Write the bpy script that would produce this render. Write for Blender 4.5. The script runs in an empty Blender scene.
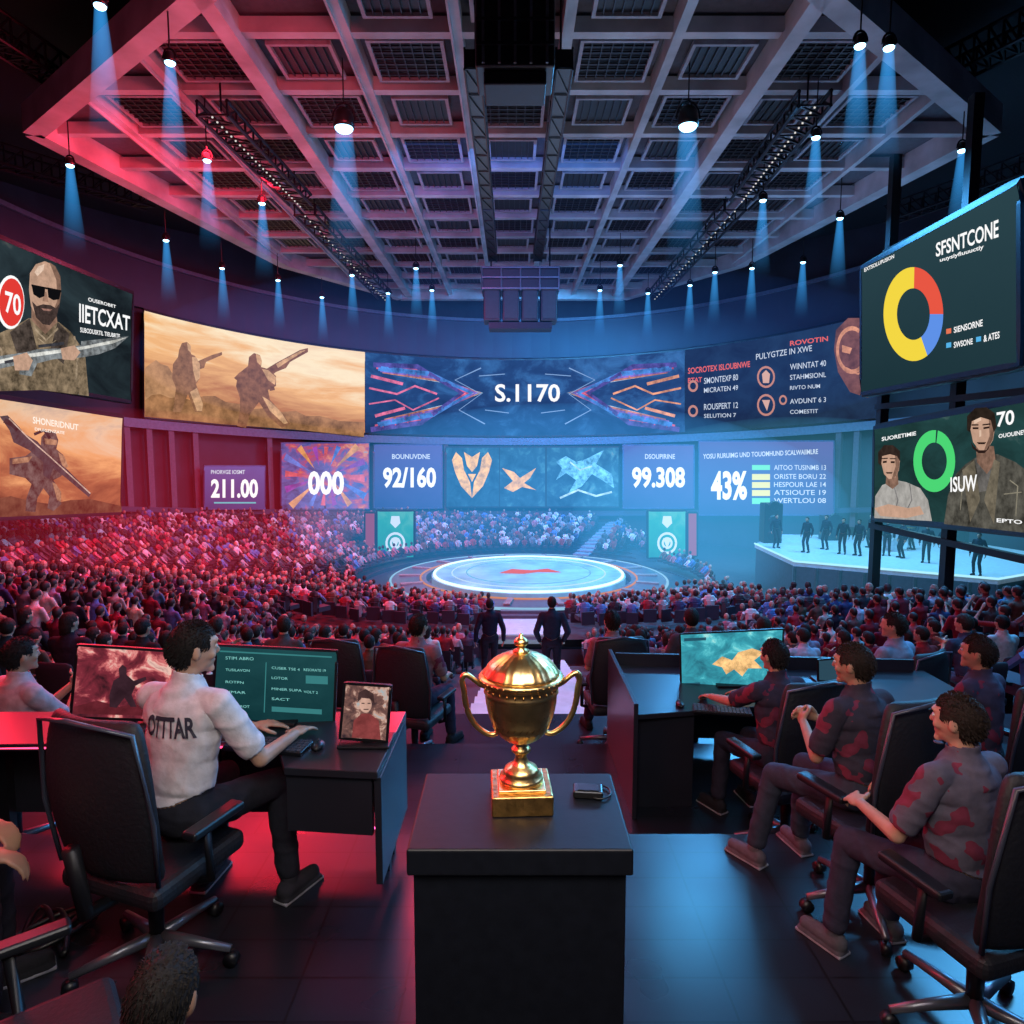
import bpy, math, random
import numpy as np
from math import sin,cos,pi,hypot,atan2,sqrt
from mathutils import Vector as V, Matrix as MX, noise
from mathutils.bvhtree import BVHTree
from mathutils.geometry import tessellate_polygon
random.seed(11)
SC=bpy.context.scene; COL=SC.collection
SC.view_settings.view_transform='Standard'
# ---------------------------------------------------------------- camera
F=680.0; CAMZ=2.1; A=math.atan(67/F)
cam=bpy.data.objects.new('camera',bpy.data.cameras.new('camera')); COL.objects.link(cam)
cam.location=(0,0,CAMZ); cam.rotation_euler=(pi/2-A,0,0)
cam.data.sensor_width=36; cam.data.lens=36*F/1024; cam.data.clip_end=300; SC.camera=cam
CO=V((0,0,CAMZ)); FW=V((0,cos(A),-sin(A))); UP=V((0,sin(A),cos(A)))
def ray(px,py): return FW+V((1,0,0))*((px-512)/F)-UP*((py-512)/F)
def at(px,py,Y): d=ray(px,py); return CO+d*(Y/d.y)
def atz(px,py,Z): d=ray(px,py); return CO+d*((Z-CAMZ)/d.z)
CC=V((0.1,26.2,0))
def cyl(Rr):
    def f(px,py,lift=0):
        d=ray(px,py); r=Rr-lift; ox=-CC.x; oy=-CC.y
        a=d.x**2+d.y**2; b=2*(ox*d.x+oy*d.y); c=ox*ox+oy*oy-r*r
        return CO+d*((-b+sqrt(b*b-4*a*c))/(2*a))
    f.curved=True
    return f
def plane(p0,n):
    n=n.normalized()
    if n.dot(CO-p0)<0: n=-n
    def f(px,py,lift=0):
        d=ray(px,py); return CO+d*((p0-CO).dot(n)/d.dot(n))+n*lift
    f.n=n; f.curved=False
    return f
# ---------------------------------------------------------------- materials
MC={}
def nt(name):
    m=bpy.data.materials.new(name); m.use_nodes=True; t=m.node_tree; t.nodes.clear()
    return m,t,t.nodes.new,t.links.new
def mat(name,col,rough=.5,metal=0,var=.25,scale=6,bump=0,emit=0,ob=False,spec=.5,jersey=None):
    if name in MC: return MC[name]
    m,t,N,K=nt(name); o=N('ShaderNodeOutputMaterial'); b=N('ShaderNodeBsdfPrincipled'); K(b.outputs[0],o.inputs[0])
    tc=N('ShaderNodeTexCoord'); ns=N('ShaderNodeTexNoise'); ns.inputs['Scale'].default_value=scale; ns.inputs['Detail'].default_value=4
    K(tc.outputs['Object'],ns.inputs['Vector'])
    mx=N('ShaderNodeMix'); mx.data_type='RGBA'; mx.blend_type='MULTIPLY'; mx.inputs[0].default_value=1
    rp=N('ShaderNodeMapRange'); rp.inputs[1].default_value=.3; rp.inputs[2].default_value=.7; rp.inputs[3].default_value=1-var; rp.inputs[4].default_value=1
    K(ns.outputs[0],rp.inputs[0])
    if ob:
        oi=N('ShaderNodeObjectInfo'); src=oi.outputs['Color']
        if jersey:
            wv=N('ShaderNodeTexNoise'); wv.inputs['Scale'].default_value=9; wv.inputs['Detail'].default_value=2; K(tc.outputs['Object'],wv.inputs['Vector']); gt=N('ShaderNodeMath'); gt.operation='GREATER_THAN'; gt.inputs[1].default_value=.56
            K(wv.outputs[0],gt.inputs[0])
            jm=N('ShaderNodeMix'); jm.data_type='RGBA'; K(gt.outputs[0],jm.inputs[0]); K(src,jm.inputs[6]); jm.inputs[7].default_value=(*jersey,1); src=jm.outputs[2]
        K(src,mx.inputs[6])
    else: mx.inputs[6].default_value=(*col,1)
    K(rp.outputs[0],mx.inputs[7]); K(mx.outputs[2],b.inputs['Base Color'])
    b.inputs['Roughness'].default_value=rough; b.inputs['Metallic'].default_value=metal; b.inputs['Specular IOR Level'].default_value=spec
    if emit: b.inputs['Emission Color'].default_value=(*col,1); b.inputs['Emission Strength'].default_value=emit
    if bump:
        bp=N('ShaderNodeBump'); bp.inputs['Strength'].default_value=bump; bp.inputs['Distance'].default_value=.01; K(ns.outputs[0],bp.inputs['Height']); K(bp.outputs[0],b.inputs['Normal'])
    MC[name]=m; return m
def em(col,s=1.0):
    k=('em',col,s)
    if k in MC: return MC[k]
    m,t,N,K=nt('glow'); o=N('ShaderNodeOutputMaterial'); e=N('ShaderNodeEmission'); e.inputs[0].default_value=(*col,1); e.inputs[1].default_value=s; K(e.outputs[0],o.inputs[0]); MC[k]=m; return m
def pm(col,s=.8,sc=1.2,lo=.55,hi=1.35):
    k=('pm',col,s,sc,lo,hi)
    if k in MC: return MC[k]
    m,t,N,K=nt('picture_paint'); o=N('ShaderNodeOutputMaterial'); e=N('ShaderNodeEmission'); e.inputs[0].default_value=(*col,1); K(e.outputs[0],o.inputs[0])
    tc=N('ShaderNodeTexCoord'); ns=N('ShaderNodeTexNoise'); ns.inputs['Scale'].default_value=sc; ns.inputs['Detail'].default_value=7; ns.inputs['Roughness'].default_value=.65; K(tc.outputs['Object'],ns.inputs['Vector'])
    r=N('ShaderNodeMapRange'); r.inputs[1].default_value=.35; r.inputs[2].default_value=.65; r.inputs[3].default_value=lo*s; r.inputs[4].default_value=hi*s; K(ns.outputs[0],r.inputs[0]); K(r.outputs[0],e.inputs[1]); MC[k]=m; return m
def emat(name,stops,a=0,b=1,c=.5,sc=4,s=1.0,d=0,sx=1,sy=1,det=6):
    m,t,N,K=nt(name); o=N('ShaderNodeOutputMaterial'); e=N('ShaderNodeEmission'); K(e.outputs[0],o.inputs[0]); e.inputs[1].default_value=s
    uv=N('ShaderNodeUVMap'); sp=N('ShaderNodeSeparateXYZ'); K(uv.outputs[0],sp.inputs[0])
    mp=N('ShaderNodeMapping'); mp.inputs['Scale'].default_value=(sx,sy,1); K(uv.outputs[0],mp.inputs[0])
    ns=N('ShaderNodeTexNoise'); ns.inputs['Scale'].default_value=sc; ns.inputs['Detail'].default_value=det; ns.inputs['Roughness'].default_value=.62; ns.inputs['Distortion'].default_value=.5; K(mp.outputs[0],ns.inputs['Vector'])
    def mth(op,x,y):
        q=N('ShaderNodeMath'); q.operation=op
        for i,z in enumerate((x,y)):
            if isinstance(z,(int,float)): q.inputs[i].default_value=z
            else: K(z,q.inputs[i])
        return q.outputs[0]
    f=mth('ADD',mth('ADD',mth('MULTIPLY',sp.outputs[0],a),mth('MULTIPLY',sp.outputs[1],b)),mth('MULTIPLY',mth('SUBTRACT',ns.outputs[0],.5),c*2.5))
    f=mth('ADD',f,d); r=N('ShaderNodeValToRGB'); K(f,r.inputs[0]); K(r.outputs[0],e.inputs[0])
    el=r.color_ramp.elements
    el[0].position=stops[0][0]; el[0].color=(*stops[0][1],1); el[1].position=stops[-1][0]; el[1].color=(*stops[-1][1],1)
    for p,cc in stops[1:-1]: x=el.new(p); x.color=(*cc,1)
    return m
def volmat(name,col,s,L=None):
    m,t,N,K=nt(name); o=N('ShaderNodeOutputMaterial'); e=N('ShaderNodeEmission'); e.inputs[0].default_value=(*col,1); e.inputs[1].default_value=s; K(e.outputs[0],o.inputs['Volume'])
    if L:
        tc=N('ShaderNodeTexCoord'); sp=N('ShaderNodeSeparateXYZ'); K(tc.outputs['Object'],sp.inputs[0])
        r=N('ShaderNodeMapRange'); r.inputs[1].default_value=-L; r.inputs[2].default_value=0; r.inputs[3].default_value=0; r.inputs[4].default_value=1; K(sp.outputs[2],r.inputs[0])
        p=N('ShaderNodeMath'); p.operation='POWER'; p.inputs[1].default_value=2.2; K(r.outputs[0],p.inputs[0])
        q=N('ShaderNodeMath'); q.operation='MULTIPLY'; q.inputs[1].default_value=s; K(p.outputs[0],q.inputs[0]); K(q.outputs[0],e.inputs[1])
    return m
BLK=mat('black_plastic',(.006,.007,.01),.4); DARK=mat('dark_metal',(.016,.018,.025),.45,.5); CHR=mat('chair_fabric',(.009,.01,.016),.6,bump=.3,scale=60)
GREY=mat('grey_metal',(.2,.21,.25),.35,.7); SKIN=mat('skin',(1,1,1),.55,ob=True,var=.15,scale=20); CLOTH=mat('cloth',(1,1,1),.9,ob=True,var=.3,scale=22,bump=.45,spec=.2); HAIR=mat('hair',(1,1,1),.7,ob=True,var=.5,scale=120,bump=.5,spec=.25)
JERS=mat('jersey_cloth',(1,1,1),.85,ob=True,var=.3,scale=18,bump=.4,jersey=(.2,.035,.07),spec=.2)
SEATM=mat('seat_fabric',(.02,.018,.03),.7); DESK=mat('desk_laminate',(.02,.022,.032),.3,scale=3); WALL=mat('wall_paint',(.03,.035,.06),.7,scale=.6,var=.4)
STEP=mat('tier_concrete',(.045,.045,.06),.7,scale=2); GOLD=mat('gold',(1,.68,.28),.31,1,var=.25,scale=30,bump=.18); RIB=mat('ceiling_rib_paint',(.5,.51,.54),.5,scale=.8,var=.45)
# ---------------------------------------------------------------- mesh builder
class MB:
    def __init__(s): s.v=[];s.f=[];s.m=[]
    def add(s,vs,fs,mi=0):
        o=len(s.v); s.v+=[tuple(v) for v in vs]; s.f+=[tuple(i+o for i in f) for f in fs]; s.m+=[mi]*len(fs); return s
    def box(s,c,d,rz=0,mi=0,rot=None):
        Rm=rot or MX.Rotation(rz,3,'Z'); c=V(c)
        vs=[c+Rm@V((x*d[0]/2,y*d[1]/2,z*d[2]/2)) for x in(-1,1) for y in(-1,1) for z in(-1,1)]
        return s.add(vs,[(0,1,3,2),(4,6,7,5),(0,4,5,1),(2,3,7,6),(0,2,6,4),(1,5,7,3)],mi)
    def beam(s,p0,p1,w,h,mi=0):
        p0=V(p0);p1=V(p1);d=(p1-p0);L=d.length;d.normalize();u=V((0,0,1)) if abs(d.z)<.95 else V((0,1,0))
        x=d.cross(u).normalized();z=x.cross(d)
        return s.box((p0+p1)/2,(w,L,h),mi=mi,rot=MX((x,d,z)).transposed())
    def cone(s,p0,p1,r0,r1,n=10,mi=0):
        p0=V(p0);p1=V(p1);d=(p1-p0).normalized();u=V((0,0,1)) if abs(d.z)<.9 else V((1,0,0));x=d.cross(u).normalized();y=d.cross(x)
        vs=[p+(x*cos(2*pi*i/n)+y*sin(2*pi*i/n))*r for p,r in((p0,r0),(p1,r1)) for i in range(n)]
        fs=[((i+1)%n,(i+1)%n+n,i+n,i) for i in range(n)]+[tuple(range(n-1,-1,-1)),tuple(range(n,2*n))]
        return s.add(vs,fs,mi)
    def tube(s,pts,r,n=8,closed=False,mi=0):
        P=[V(p) for p in pts];k=len(P);vs=[]
        rr=r if isinstance(r,(list,tuple)) else [r]*k
        for i in range(k):
            a=P[(i-1)%k] if closed or i>0 else P[i]; b=P[(i+1)%k] if closed or i<k-1 else P[i]
            d=(b-a).normalized();u=V((0,0,1)) if abs(d.z)<.97 else V((0,1,0));x=d.cross(u).normalized();y=d.cross(x)
            vs+=[P[i]+(x*cos(2*pi*j/n+pi/n)+y*sin(2*pi*j/n+pi/n))*rr[i] for j in range(n)]
        fs=[]
        for i in range(k if closed else k-1):
            a=i*n;b=((i+1)%k)*n
            fs+=[(a+(j+1)%n,b+(j+1)%n,b+j,a+j) for j in range(n)]
        if not closed: fs+=[tuple(range(n-1,-1,-1)),tuple(range(k*n-n,k*n))]
        return s.add(vs,fs,mi)
    def sph(s,c,r,n=12,m=7,rot=None,mi=0):
        c=V(c); Rm=rot or MX.Identity(3); vs=[c+Rm@V((0,0,r[2]))];
        for j in range(1,m):
            for i in range(n):
                t=pi*j/m;p=2*pi*i/n; vs.append(c+Rm@V((r[0]*sin(t)*cos(p),r[1]*sin(t)*sin(p),r[2]*cos(t))))
        vs.append(c+Rm@V((0,0,-r[2]))); e=len(vs)-1
        fs=[(0,1+i,1+(i+1)%n) for i in range(n)]+[(e,e-n+(i+1)%n,e-n+i) for i in range(n)]
        for j in range(m-2):
            a=1+j*n; fs+=[(a+i,a+n+i,a+n+(i+1)%n,a+(i+1)%n) for i in range(n)]
        return s.add(vs,fs,mi)
    def lathe(s,prof,c=(0,0,0),n=40,mi=0,flute=0,fn=16):
        c=V(c);vs=[];k=len(prof)
        for r,z in prof:
            for i in range(n):
                t=2*pi*i/n; q=r*(1+flute*cos(fn*t)); vs.append(c+V((q*cos(t),q*sin(t),z)))
        fs=[(a*n+i,a*n+(i+1)%n,(a+1)*n+(i+1)%n,(a+1)*n+i) for a in range(k-1) for i in range(n)]
        fs+=[tuple(range(n-1,-1,-1)),tuple(range((k-1)*n,k*n))]
        return s.add(vs,fs,mi)
    def grid(s,fn,nu,nv,mi=0):
        vs=[fn(i/nu,j/nv) for j in range(nv+1) for i in range(nu+1)]
        return s.add(vs,[(j*(nu+1)+i,j*(nu+1)+i+1,(j+1)*(nu+1)+i+1,(j+1)*(nu+1)+i) for j in range(nv) for i in range(nu)],mi)
    def build(s,name,mats,parent=None,smooth=False,bev=0,sub=0,solid=0,world=False,relax=0):
        o=V((0,0,0))
        if world and parent: o=parent.location
        me=bpy.data.meshes.new(name); me.from_pydata([(a-o.x,b-o.y,c-o.z) for a,b,c in s.v],[],s.f)
        if not isinstance(mats,(list,tuple)): mats=[mats]
        for m in mats: me.materials.append(m)
        if len(mats)>1: me.polygons.foreach_set('material_index',s.m)
        if smooth: me.polygons.foreach_set('use_smooth',[True]*len(s.f))
        ob=bpy.data.objects.new(name,me); COL.objects.link(ob)
        if parent: ob.parent=parent
        if relax: q=ob.modifiers.new('r','SMOOTH'); q.iterations=relax; q.factor=.6
        if solid: q=ob.modifiers.new('s','SOLIDIFY'); q.thickness=solid; q.offset=-1
        if bev: q=ob.modifiers.new('b','BEVEL'); q.width=bev; q.segments=3; q.limit_method='ANGLE'
        if sub: q=ob.modifiers.new('u','SUBSURF'); q.levels=sub; q.render_levels=sub
        return ob
def tag(o,label=None,cat=None,group=None,kind=None):
    if label:o['label']=label
    if cat:o['category']=cat
    if group:o['group']=group
    if kind:o['kind']=kind
    return o
def thing(name,label,cat,loc=(0,0,0),rz=0,group=None,sc=1):
    o=bpy.data.objects.new(name,None); COL.objects.link(o); o.location=loc; o.rotation_euler=(0,0,rz); o.scale=(sc,)*3; o.empty_display_size=.1
    return tag(o,label,cat,group)
def tree(o,parent=None,loc=None,rz=0,label=None,group=None,sc=None):
    c=o.copy(); COL.objects.link(c); c.parent=parent
    for ch in list(o.children): tree(ch,c)
    if loc is not None: c.location=loc; c.rotation_euler=(0,0,rz)
    if label: c['label']=label
    if group: c['group']=group
    if sc: c.scale=(sc,)*3
    return c
def struct(mb,name,m,**k): return tag(mb.build(name,m,**k),kind='structure')
# ---------------------------------------------------------------- text and pictures
TC={}
def tmesh(s,bold=.02):
    if (s,bold) in TC: return TC[(s,bold)]
    cu=bpy.data.curves.new('t','FONT'); cu.body=s; cu.offset=bold; cu.resolution_u=3
    ob=bpy.data.objects.new('t',cu); COL.objects.link(ob); dg=bpy.context.evaluated_depsgraph_get(); me=bpy.data.meshes.new_from_object(ob.evaluated_get(dg))
    vs=[(v.co.x,v.co.y) for v in me.vertices]; fs=[tuple(p.vertices) for p in me.polygons]
    bpy.data.objects.remove(ob); xs=[v[0] for v in vs]; ys=[v[1] for v in vs]; x0,x1,y0,y1=min(xs),max(xs),min(ys),max(ys)
    r=([((x-x0)/(x1-x0),(y-y0)/(y1-y0)) for x,y in vs],fs); TC[(s,bold)]=r; return r
def bil(q,u,v):
    if callable(q): return q(u,v)
    if len(q)==4 and not isinstance(q[0],tuple): x0,y0,x1,y1=q; q=((x0,y0),(x1,y0),(x1,y1),(x0,y1))
    (ax,ay),(bx,by),(cx,cy),(dx,dy)=q
    tx,ty=ax+(bx-ax)*u,ay+(by-ay)*u; lx,ly=dx+(cx-dx)*u,dy+(cy-dy)*u
    return lx+(tx-lx)*v,ly+(ty-ly)*v
def text(t,surf,s,q,m,lift=.03,bold=.02,name='lettering'):
    for s_,q_ in ([(s,q)] if isinstance(s,str) else list(zip(s,q))):
        vs,fs=tmesh(s_,bold); MB().add([surf(*bil(q_,u,v),lift) for u,v in vs],fs).build(name,m,t,world=True)
def art(t,surf,polys,m,lift=.02,name='picture_shape'):
    for p in polys:
        mb=MB()
        if surf.curved:
            tr=[[p[i] for i in f] for f in tessellate_polygon([[V((x,y,0)) for x,y in p]])]; out=[]
            while tr:
                a,b,c=tr.pop(); L=[(hypot(a[0]-b[0],a[1]-b[1]),a,b,c),(hypot(b[0]-c[0],b[1]-c[1]),b,c,a),(hypot(c[0]-a[0],c[1]-a[1]),c,a,b)]; l,a,b,c=max(L,key=lambda k:k[0])
                if l>16: mm=((a[0]+b[0])/2,(a[1]+b[1])/2); tr+=[[a,mm,c],[mm,b,c]]
                else: out.append((a,b,c))
            for k in out: mb.add([surf(x,y,lift) for x,y in k],[(0,1,2)])
        else: mb.add([surf(x,y,lift) for x,y in p],[tuple(range(len(p)))])
        mb.build(name,m,t,world=True)
def ell(cx,cy,rx,ry,rot=0,a0=0,a1=360,n=24):
    o=[]
    for i in range(n):
        a=math.radians(a0+(a1-a0)*i/(n if a1-a0==360 else n-1)); x=rx*cos(a);y=ry*sin(a); o.append((cx+x*cos(rot)-y*sin(rot),cy+x*sin(rot)+y*cos(rot)))
    return o
def arc(cx,cy,rx,ry,k,a0,a1,n=20): return ell(cx,cy,rx,ry,0,a0,a1,n)+ell(cx,cy,rx*k,ry*k,0,a1,a0,n)
def strip(pts,w):
    o=[];b=[]
    for i,(x,y) in enumerate(pts):
        xa,ya=pts[max(i-1,0)];xb,yb=pts[min(i+1,len(pts)-1)];dx,dy=xb-xa,yb-ya;l=hypot(dx,dy);o.append((x-dy/l*w/2,y+dx/l*w/2));b.append((x+dy/l*w/2,y-dx/l*w/2))
    return o+b[::-1]
def panel(t,surf,q,m,name='display',nu=10,nv=4,lift=0):
    mb=MB(); mb.grid(lambda u,v:surf(*bil(q,u,v),lift),nu,nv); ob=mb.build(name,m,t,world=True)
    uv=ob.data.uv_layers.new(name='UVMap')
    for p in ob.data.polygons:
        for li in p.loop_indices:
            vi=ob.data.loops[li].vertex_index; uv.data[li].uv=((vi%(nu+1))/nu,(vi//(nu+1))/nv)
    return ob
def screen(name,label,cat,surf,q,m,fr=.1,back=.25,fm=None,group=None,nu=10,nv=4):
    ctr=surf(*bil(q,.5,.5)); t=thing(name,label,cat,ctr,group=group)
    panel(t,surf,q,m,nu=nu,nv=nv)
    e=[(i/12,0) for i in range(12)]+[(1,i/8) for i in range(8)]+[(1-i/12,1) for i in range(12)]+[(0,1-i/8) for i in range(8)]
    MB().tube([surf(*bil(q,u,v),-fr*.5) for u,v in e],fr,4,True).build('frame',fm or BLK,t,world=True)
    h=MB(); h.grid(lambda u,v:surf(*bil(q,u,v),-back),nu,nv); h.tube([surf(*bil(q,u,v),-back/2) for u,v in e],back/2,4,True); h.build('housing',BLK,t,world=True)
    return t
def flat(q,dl,dr):
    a=at(*q[0],dl); b=at(*q[1],dr); c=at(*q[3],dl); return plane(a,(b-a).cross(c-a))
# ---------------------------------------------------------------- people
def eval_remesh(g,vox,it):
    me=bpy.data.meshes.new('g'); me.from_pydata(g.v,[],g.f); ob=bpy.data.objects.new('g',me); COL.objects.link(ob)
    r=ob.modifiers.new('r','REMESH'); r.mode='VOXEL'; r.voxel_size=vox; r.use_smooth_shade=True
    if it: q=ob.modifiers.new('s','SMOOTH'); q.factor=.5; q.iterations=it
    dg=bpy.context.evaluated_depsgraph_get(); m2=bpy.data.meshes.new_from_object(ob.evaluated_get(dg)); bpy.data.objects.remove(ob); bpy.data.meshes.remove(me); return m2
def IK(a,t,l1,l2,pole):
    d=t-a; L=min(d.length,.99*(l1+l2)); d.normalize(); x=(l1*l1-l2*l2+L*L)/(2*L); h=sqrt(max(0,l1*l1-x*x)); pp=(pole-d*pole.dot(d)).normalized()
    return a+d*x+pp*h,a+d*L
def seat_pose(**k):
    P=dict(pel=V((0,0,.6)),lean=V((0,.05,1)),hands=[(V((-.14,.36,.7)),V((.2,0,-1)),.5),(V((.14,.36,.7)),V((-.2,0,-1)),.5)],feet=[V((-.14,.42,.09)),V((.14,.42,.09))],head=(0,0),sleeve=.75,kp=V((0,1,.7)),wh=False,twist=0); P.update(k); return P
def stand_pose(**k):
    P=seat_pose(pel=V((0,0,.93)),lean=V((0,.01,1)),hands=[(V((-.27,.05,.84)),V((1,0,0)),.4),(V((.27,.05,.84)),V((-1,0,0)),.4)],feet=[V((-.11,0,.09)),V((.11,.03,.09))],kp=V((0,1,0)),sleeve=2); P.update(k); return P
def person(name,label,loc,yaw,P,cols,vox=.009,sc=1,low=False,group=None,cat='person',hs='short',sm_=None):
    rt=thing(name,label,cat,loc,yaw,group,sc); Mw=MX.Translation(loc)@MX.Rotation(yaw,4,'Z')@MX.Scale(sc,4)
    Mi=Mw.inverted(); g=MB(); B=[]
    def Lm(a,b,r0,r1,reg,n=10): g.cone(a,b,r0,r1,n); g.sph(a,(r0,)*3,n,6); g.sph(b,(r1,)*3,n,6); B.append((a,b,(r0+r1)/2,reg))
    up=P['lean'].normalized(); sd=(MX.Rotation(P['twist'],3,'Z')@V((1,0,0))); fw=up.cross(sd).normalized(); sd=fw.cross(up); Rb=MX((sd,fw,up)).transposed()
    pel=P['pel']; neck=pel+up*.48; hipL,hipR=pel-V((.085,0,.02)),pel+V((.085,0,-.02))
    g.sph(pel,(.15,.11,.11)); B.append((hipL,hipR,.125,2)); g.sph(pel+up*.15,(.135,.098,.2),16,10,rot=Rb); g.sph(pel+up*.28,(.148,.1,.19),16,10,rot=Rb)
    g.sph(pel+up*.37-fw*.012,(.16,.088,.1),rot=Rb); g.cone(pel+up*.4,neck+up*.02,.11,.05,12)
    B.append((pel+up*.11,neck-up*.06,.14,1)); shs=[neck-up*.06+sd*(s*.163) for s in(-1,1)]; Lm(shs[0],shs[1],.046,.046,1)
    k_=.95
    hy,hp=P['head']; Hr=MX.Rotation(hy,3,'Z')@MX.Rotation(hp,3,'X'); hc=neck+up*.06+Hr@V((0,.02,.095)); H=lambda x,y,z:hc+Hr@V((x*k_,y*k_,z*k_))
    S3=lambda a,b,c:(a*k_,b*k_,c*k_)
    Lm(neck-up*.02,H(0,-.015,-.06),.05,.045,0)
    g.sph(hc,S3(.074,.096,.1),16,10,rot=Hr); g.sph(H(0,.022,-.055),S3(.053,.064,.062),14,8,rot=Hr); B.append((hc,H(0,.01,-.05),.085,0))
    if not low:
        g.cone(H(0,.086,.014),H(0,.104,-.026),.007,.011,8); g.sph(H(0,.098,-.028),(.012,.012,.009)); g.sph(H(0,.08,.03),(.047,.018,.011),rot=Hr)
        g.sph(H(0,.08,-.06),(.023,.012,.006),rot=Hr); g.sph(H(0,.078,-.071),(.02,.012,.006),rot=Hr); g.sph(H(0,.073,-.1),(.022,.02,.017),rot=Hr)
        for s in(-1,1): g.sph(H(s*.076,-.005,-.012),(.01,.018,.03),rot=Hr); g.sph(H(s*.04,.064,-.03),(.021,.02,.02),rot=Hr)
    for i,s in enumerate((-1,1)):
        w,n,curl=P['hands'][i][:3]
        if P['wh']: w=Mi@w
        el,wr=IK(shs[i],w,.29,.26,V((s*.5,-.5,-.9)))
        if P['sleeve']<1: mid=shs[i].lerp(el,P['sleeve']); Lm(shs[i],mid,.047,.045,1); Lm(mid,el,.038,.034,0); Lm(el,wr,.036,.024,0)
        else: Lm(shs[i],el,.048,.04,1); Lm(el,wr,.04,.028,1)
        d=(wr-el).normalized(); n=(n-d*n.dot(d)).normalized(); x=d.cross(n)
        Rh=MX((x,d,n)).transposed(); g.sph(wr+d*.045,(.038,.052,.016),rot=Rh); B.append((wr+d*.02,wr+d*.15,.03,0))
        if low: g.sph(wr+d*.09,(.035,.05,.025),rot=Rh)
        else:
            for j,k in enumerate((.85,1,.95,.75)):
                p=wr+d*.08+x*((j-1.5)*.021); a=.15
                for q,l in enumerate((.038,.028,.022)):
                    a+=curl*(.7 if q else .5); e=p+(d*cos(a)+n*sin(a))*l*k*1.1; Lm(p,e,.0098-q*.001,.009-q*.001,0,8); p=e
            s2=1 if x.dot(sd)*s<0 else -1
            p=wr+d*.025+x*s2*.03; e=p+(d*.55+x*s2*.7+n*.3).normalized()*.045; Lm(p,e,.013,.011,0,8); Lm(e,e+(d*.8+n*.4).normalized()*.032,.011,.009,0,8)
        hip=(hipL,hipR)[i]; kn,an=IK(hip,P['feet'][i],.43,.43,P['kp'])
        Lm(hip,kn,.078,.054,2); mid=kn.lerp(an,.9)
        Lm(kn,mid,.052,.042,2); Lm(mid,an,.036,.034,3+i)
        toe=an+V((s*.03,.135,-.048)); Lm(an+V((0,-.03,-.04)),toe,.037,.028,3+i); g.box(an+V((s*.013,.052,-.078)),(.07,.225,.02),rz=-s*.18); B.append((an+V((0,-.04,-.08)),toe+V((0,0,-.03)),.03,3+i))
    me=eval_remesh(g,vox,0 if low else 2); nv=len(me.vertices); co=np.empty(nv*3,'f'); me.vertices.foreach_get('co',co); co=co.reshape(-1,3)
    no=np.empty(nv*3,'f'); me.vertices.foreach_get('normal',no); no=no.reshape(-1,3)
    npol=len(me.polygons); ft=[tuple(p.vertices) for p in me.polygons]; ce=np.empty(npol*3,'f'); me.polygons.foreach_get('center',ce); ce=ce.reshape(-1,3)
    D=[]
    for a,b,r,_ in B:
        a=np.array(a);b=np.array(b);ab=b-a;t=np.clip(((ce-a)@ab)/max(ab@ab,1e-9),0,1); D.append(np.linalg.norm(ce-a-t[:,None]*ab,axis=1)-r)
    reg=np.array([b[3] for b in B])[np.argmin(np.array(D),axis=0)]
    hl=(ce-np.array(hc))@np.array(Hr)
    inh=(np.linalg.norm(hl,axis=1)<.14)&(reg==0)
    hairz=inh&(~((hl[:,1]>.045)&(hl[:,2]<.055)))&(~((hl[:,2]<-.02)&(hl[:,1]>-.02)))&(hl[:,2]>-.075)
    me.name='body'
    if low:
        for m in (SKINF,CLOTH,PANTF,HAIRF): me.materials.append(m)
        mi=np.where(hairz,3,np.where(reg>=3,2,reg)).astype('i'); me.polygons.foreach_set('material_index',mi)
        bpy.data.objects.remove(rt); ob=bpy.data.objects.new(name,me); COL.objects.link(ob); ob.location=loc; ob.rotation_euler=(0,0,yaw); ob.scale=(sc,)*3; ob.color=(*cols['shirt'],1)
        return tag(ob,label,cat,group)
    me.materials.append(SKIN); ob=bpy.data.objects.new('body',me); COL.objects.link(ob); ob.parent=rt; ob.color=(*cols['skin'],1)
    for k,nm,off in((1,'shirt',.013),(2,'trousers',.01),(3,'shoe',.006),(4,'shoe',.006)):
        idx=np.nonzero(reg==k)[0]; mp={}; vs=[];fs=[]
        for f in idx:
            q=[]
            for v in ft[f]:
                if v not in mp:
                    mp[v]=len(vs); c=co[v]; nn=no[v]; cv=V(c); w=off
                    if k<3:
                        fold=noise.noise(V((cv.x*6+cv.z*9,cv.y*6-cv.z*5,cv.z*7))); w+=.006*(1-abs(fold)*4 if abs(fold)<.25 else 0)
                    vs.append(tuple(c+nn*w))
                q.append(mp[v])
            fs.append(tuple(q))
        if not fs: continue
        m2=MB().add(vs,fs); c=m2.build(nm,(sm_ or CLOTH) if k==1 else CLOTH,rt,True,solid=.006 if k<3 else .004,relax=4 if k<3 else 0); c.color=(*cols.get(nm,cols.get('pants',(.02,.02,.03))),1)
        if k>2 and vox<.011:
            an=P['feet'][k-3]; s=-1 if k==3 else 1; q=MB().box(an+V((s*.013,.052,-.082)),(.084,.24,.016),rz=-s*.18).build('sole',CLOTH,c,bev=.006); q.color=(.3,.3,.35,1)
    hm=MB(); n,m=32,20; vs=[];fs=[]
    for j in range(m+1):
        for i in range(n):
            t=pi*j/m;p=2*pi*i/n; d=V((sin(t)*cos(p),sin(t)*sin(p),cos(t))); k=(1+.025*noise.noise(d*5)+.02*noise.noise(d*17))*k_
            vs.append(V((d.x*.08,d.y*.102-.006,d.z*.104+.006))*k)
    lim=-.16 if hs=='long' else -.085
    bad=lambda c:(c.y>.05 and c.z<.05) or (c.z<-.0 and c.y>.01) or (c.z<-.02 and c.y>-.025) or c.z<lim
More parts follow.
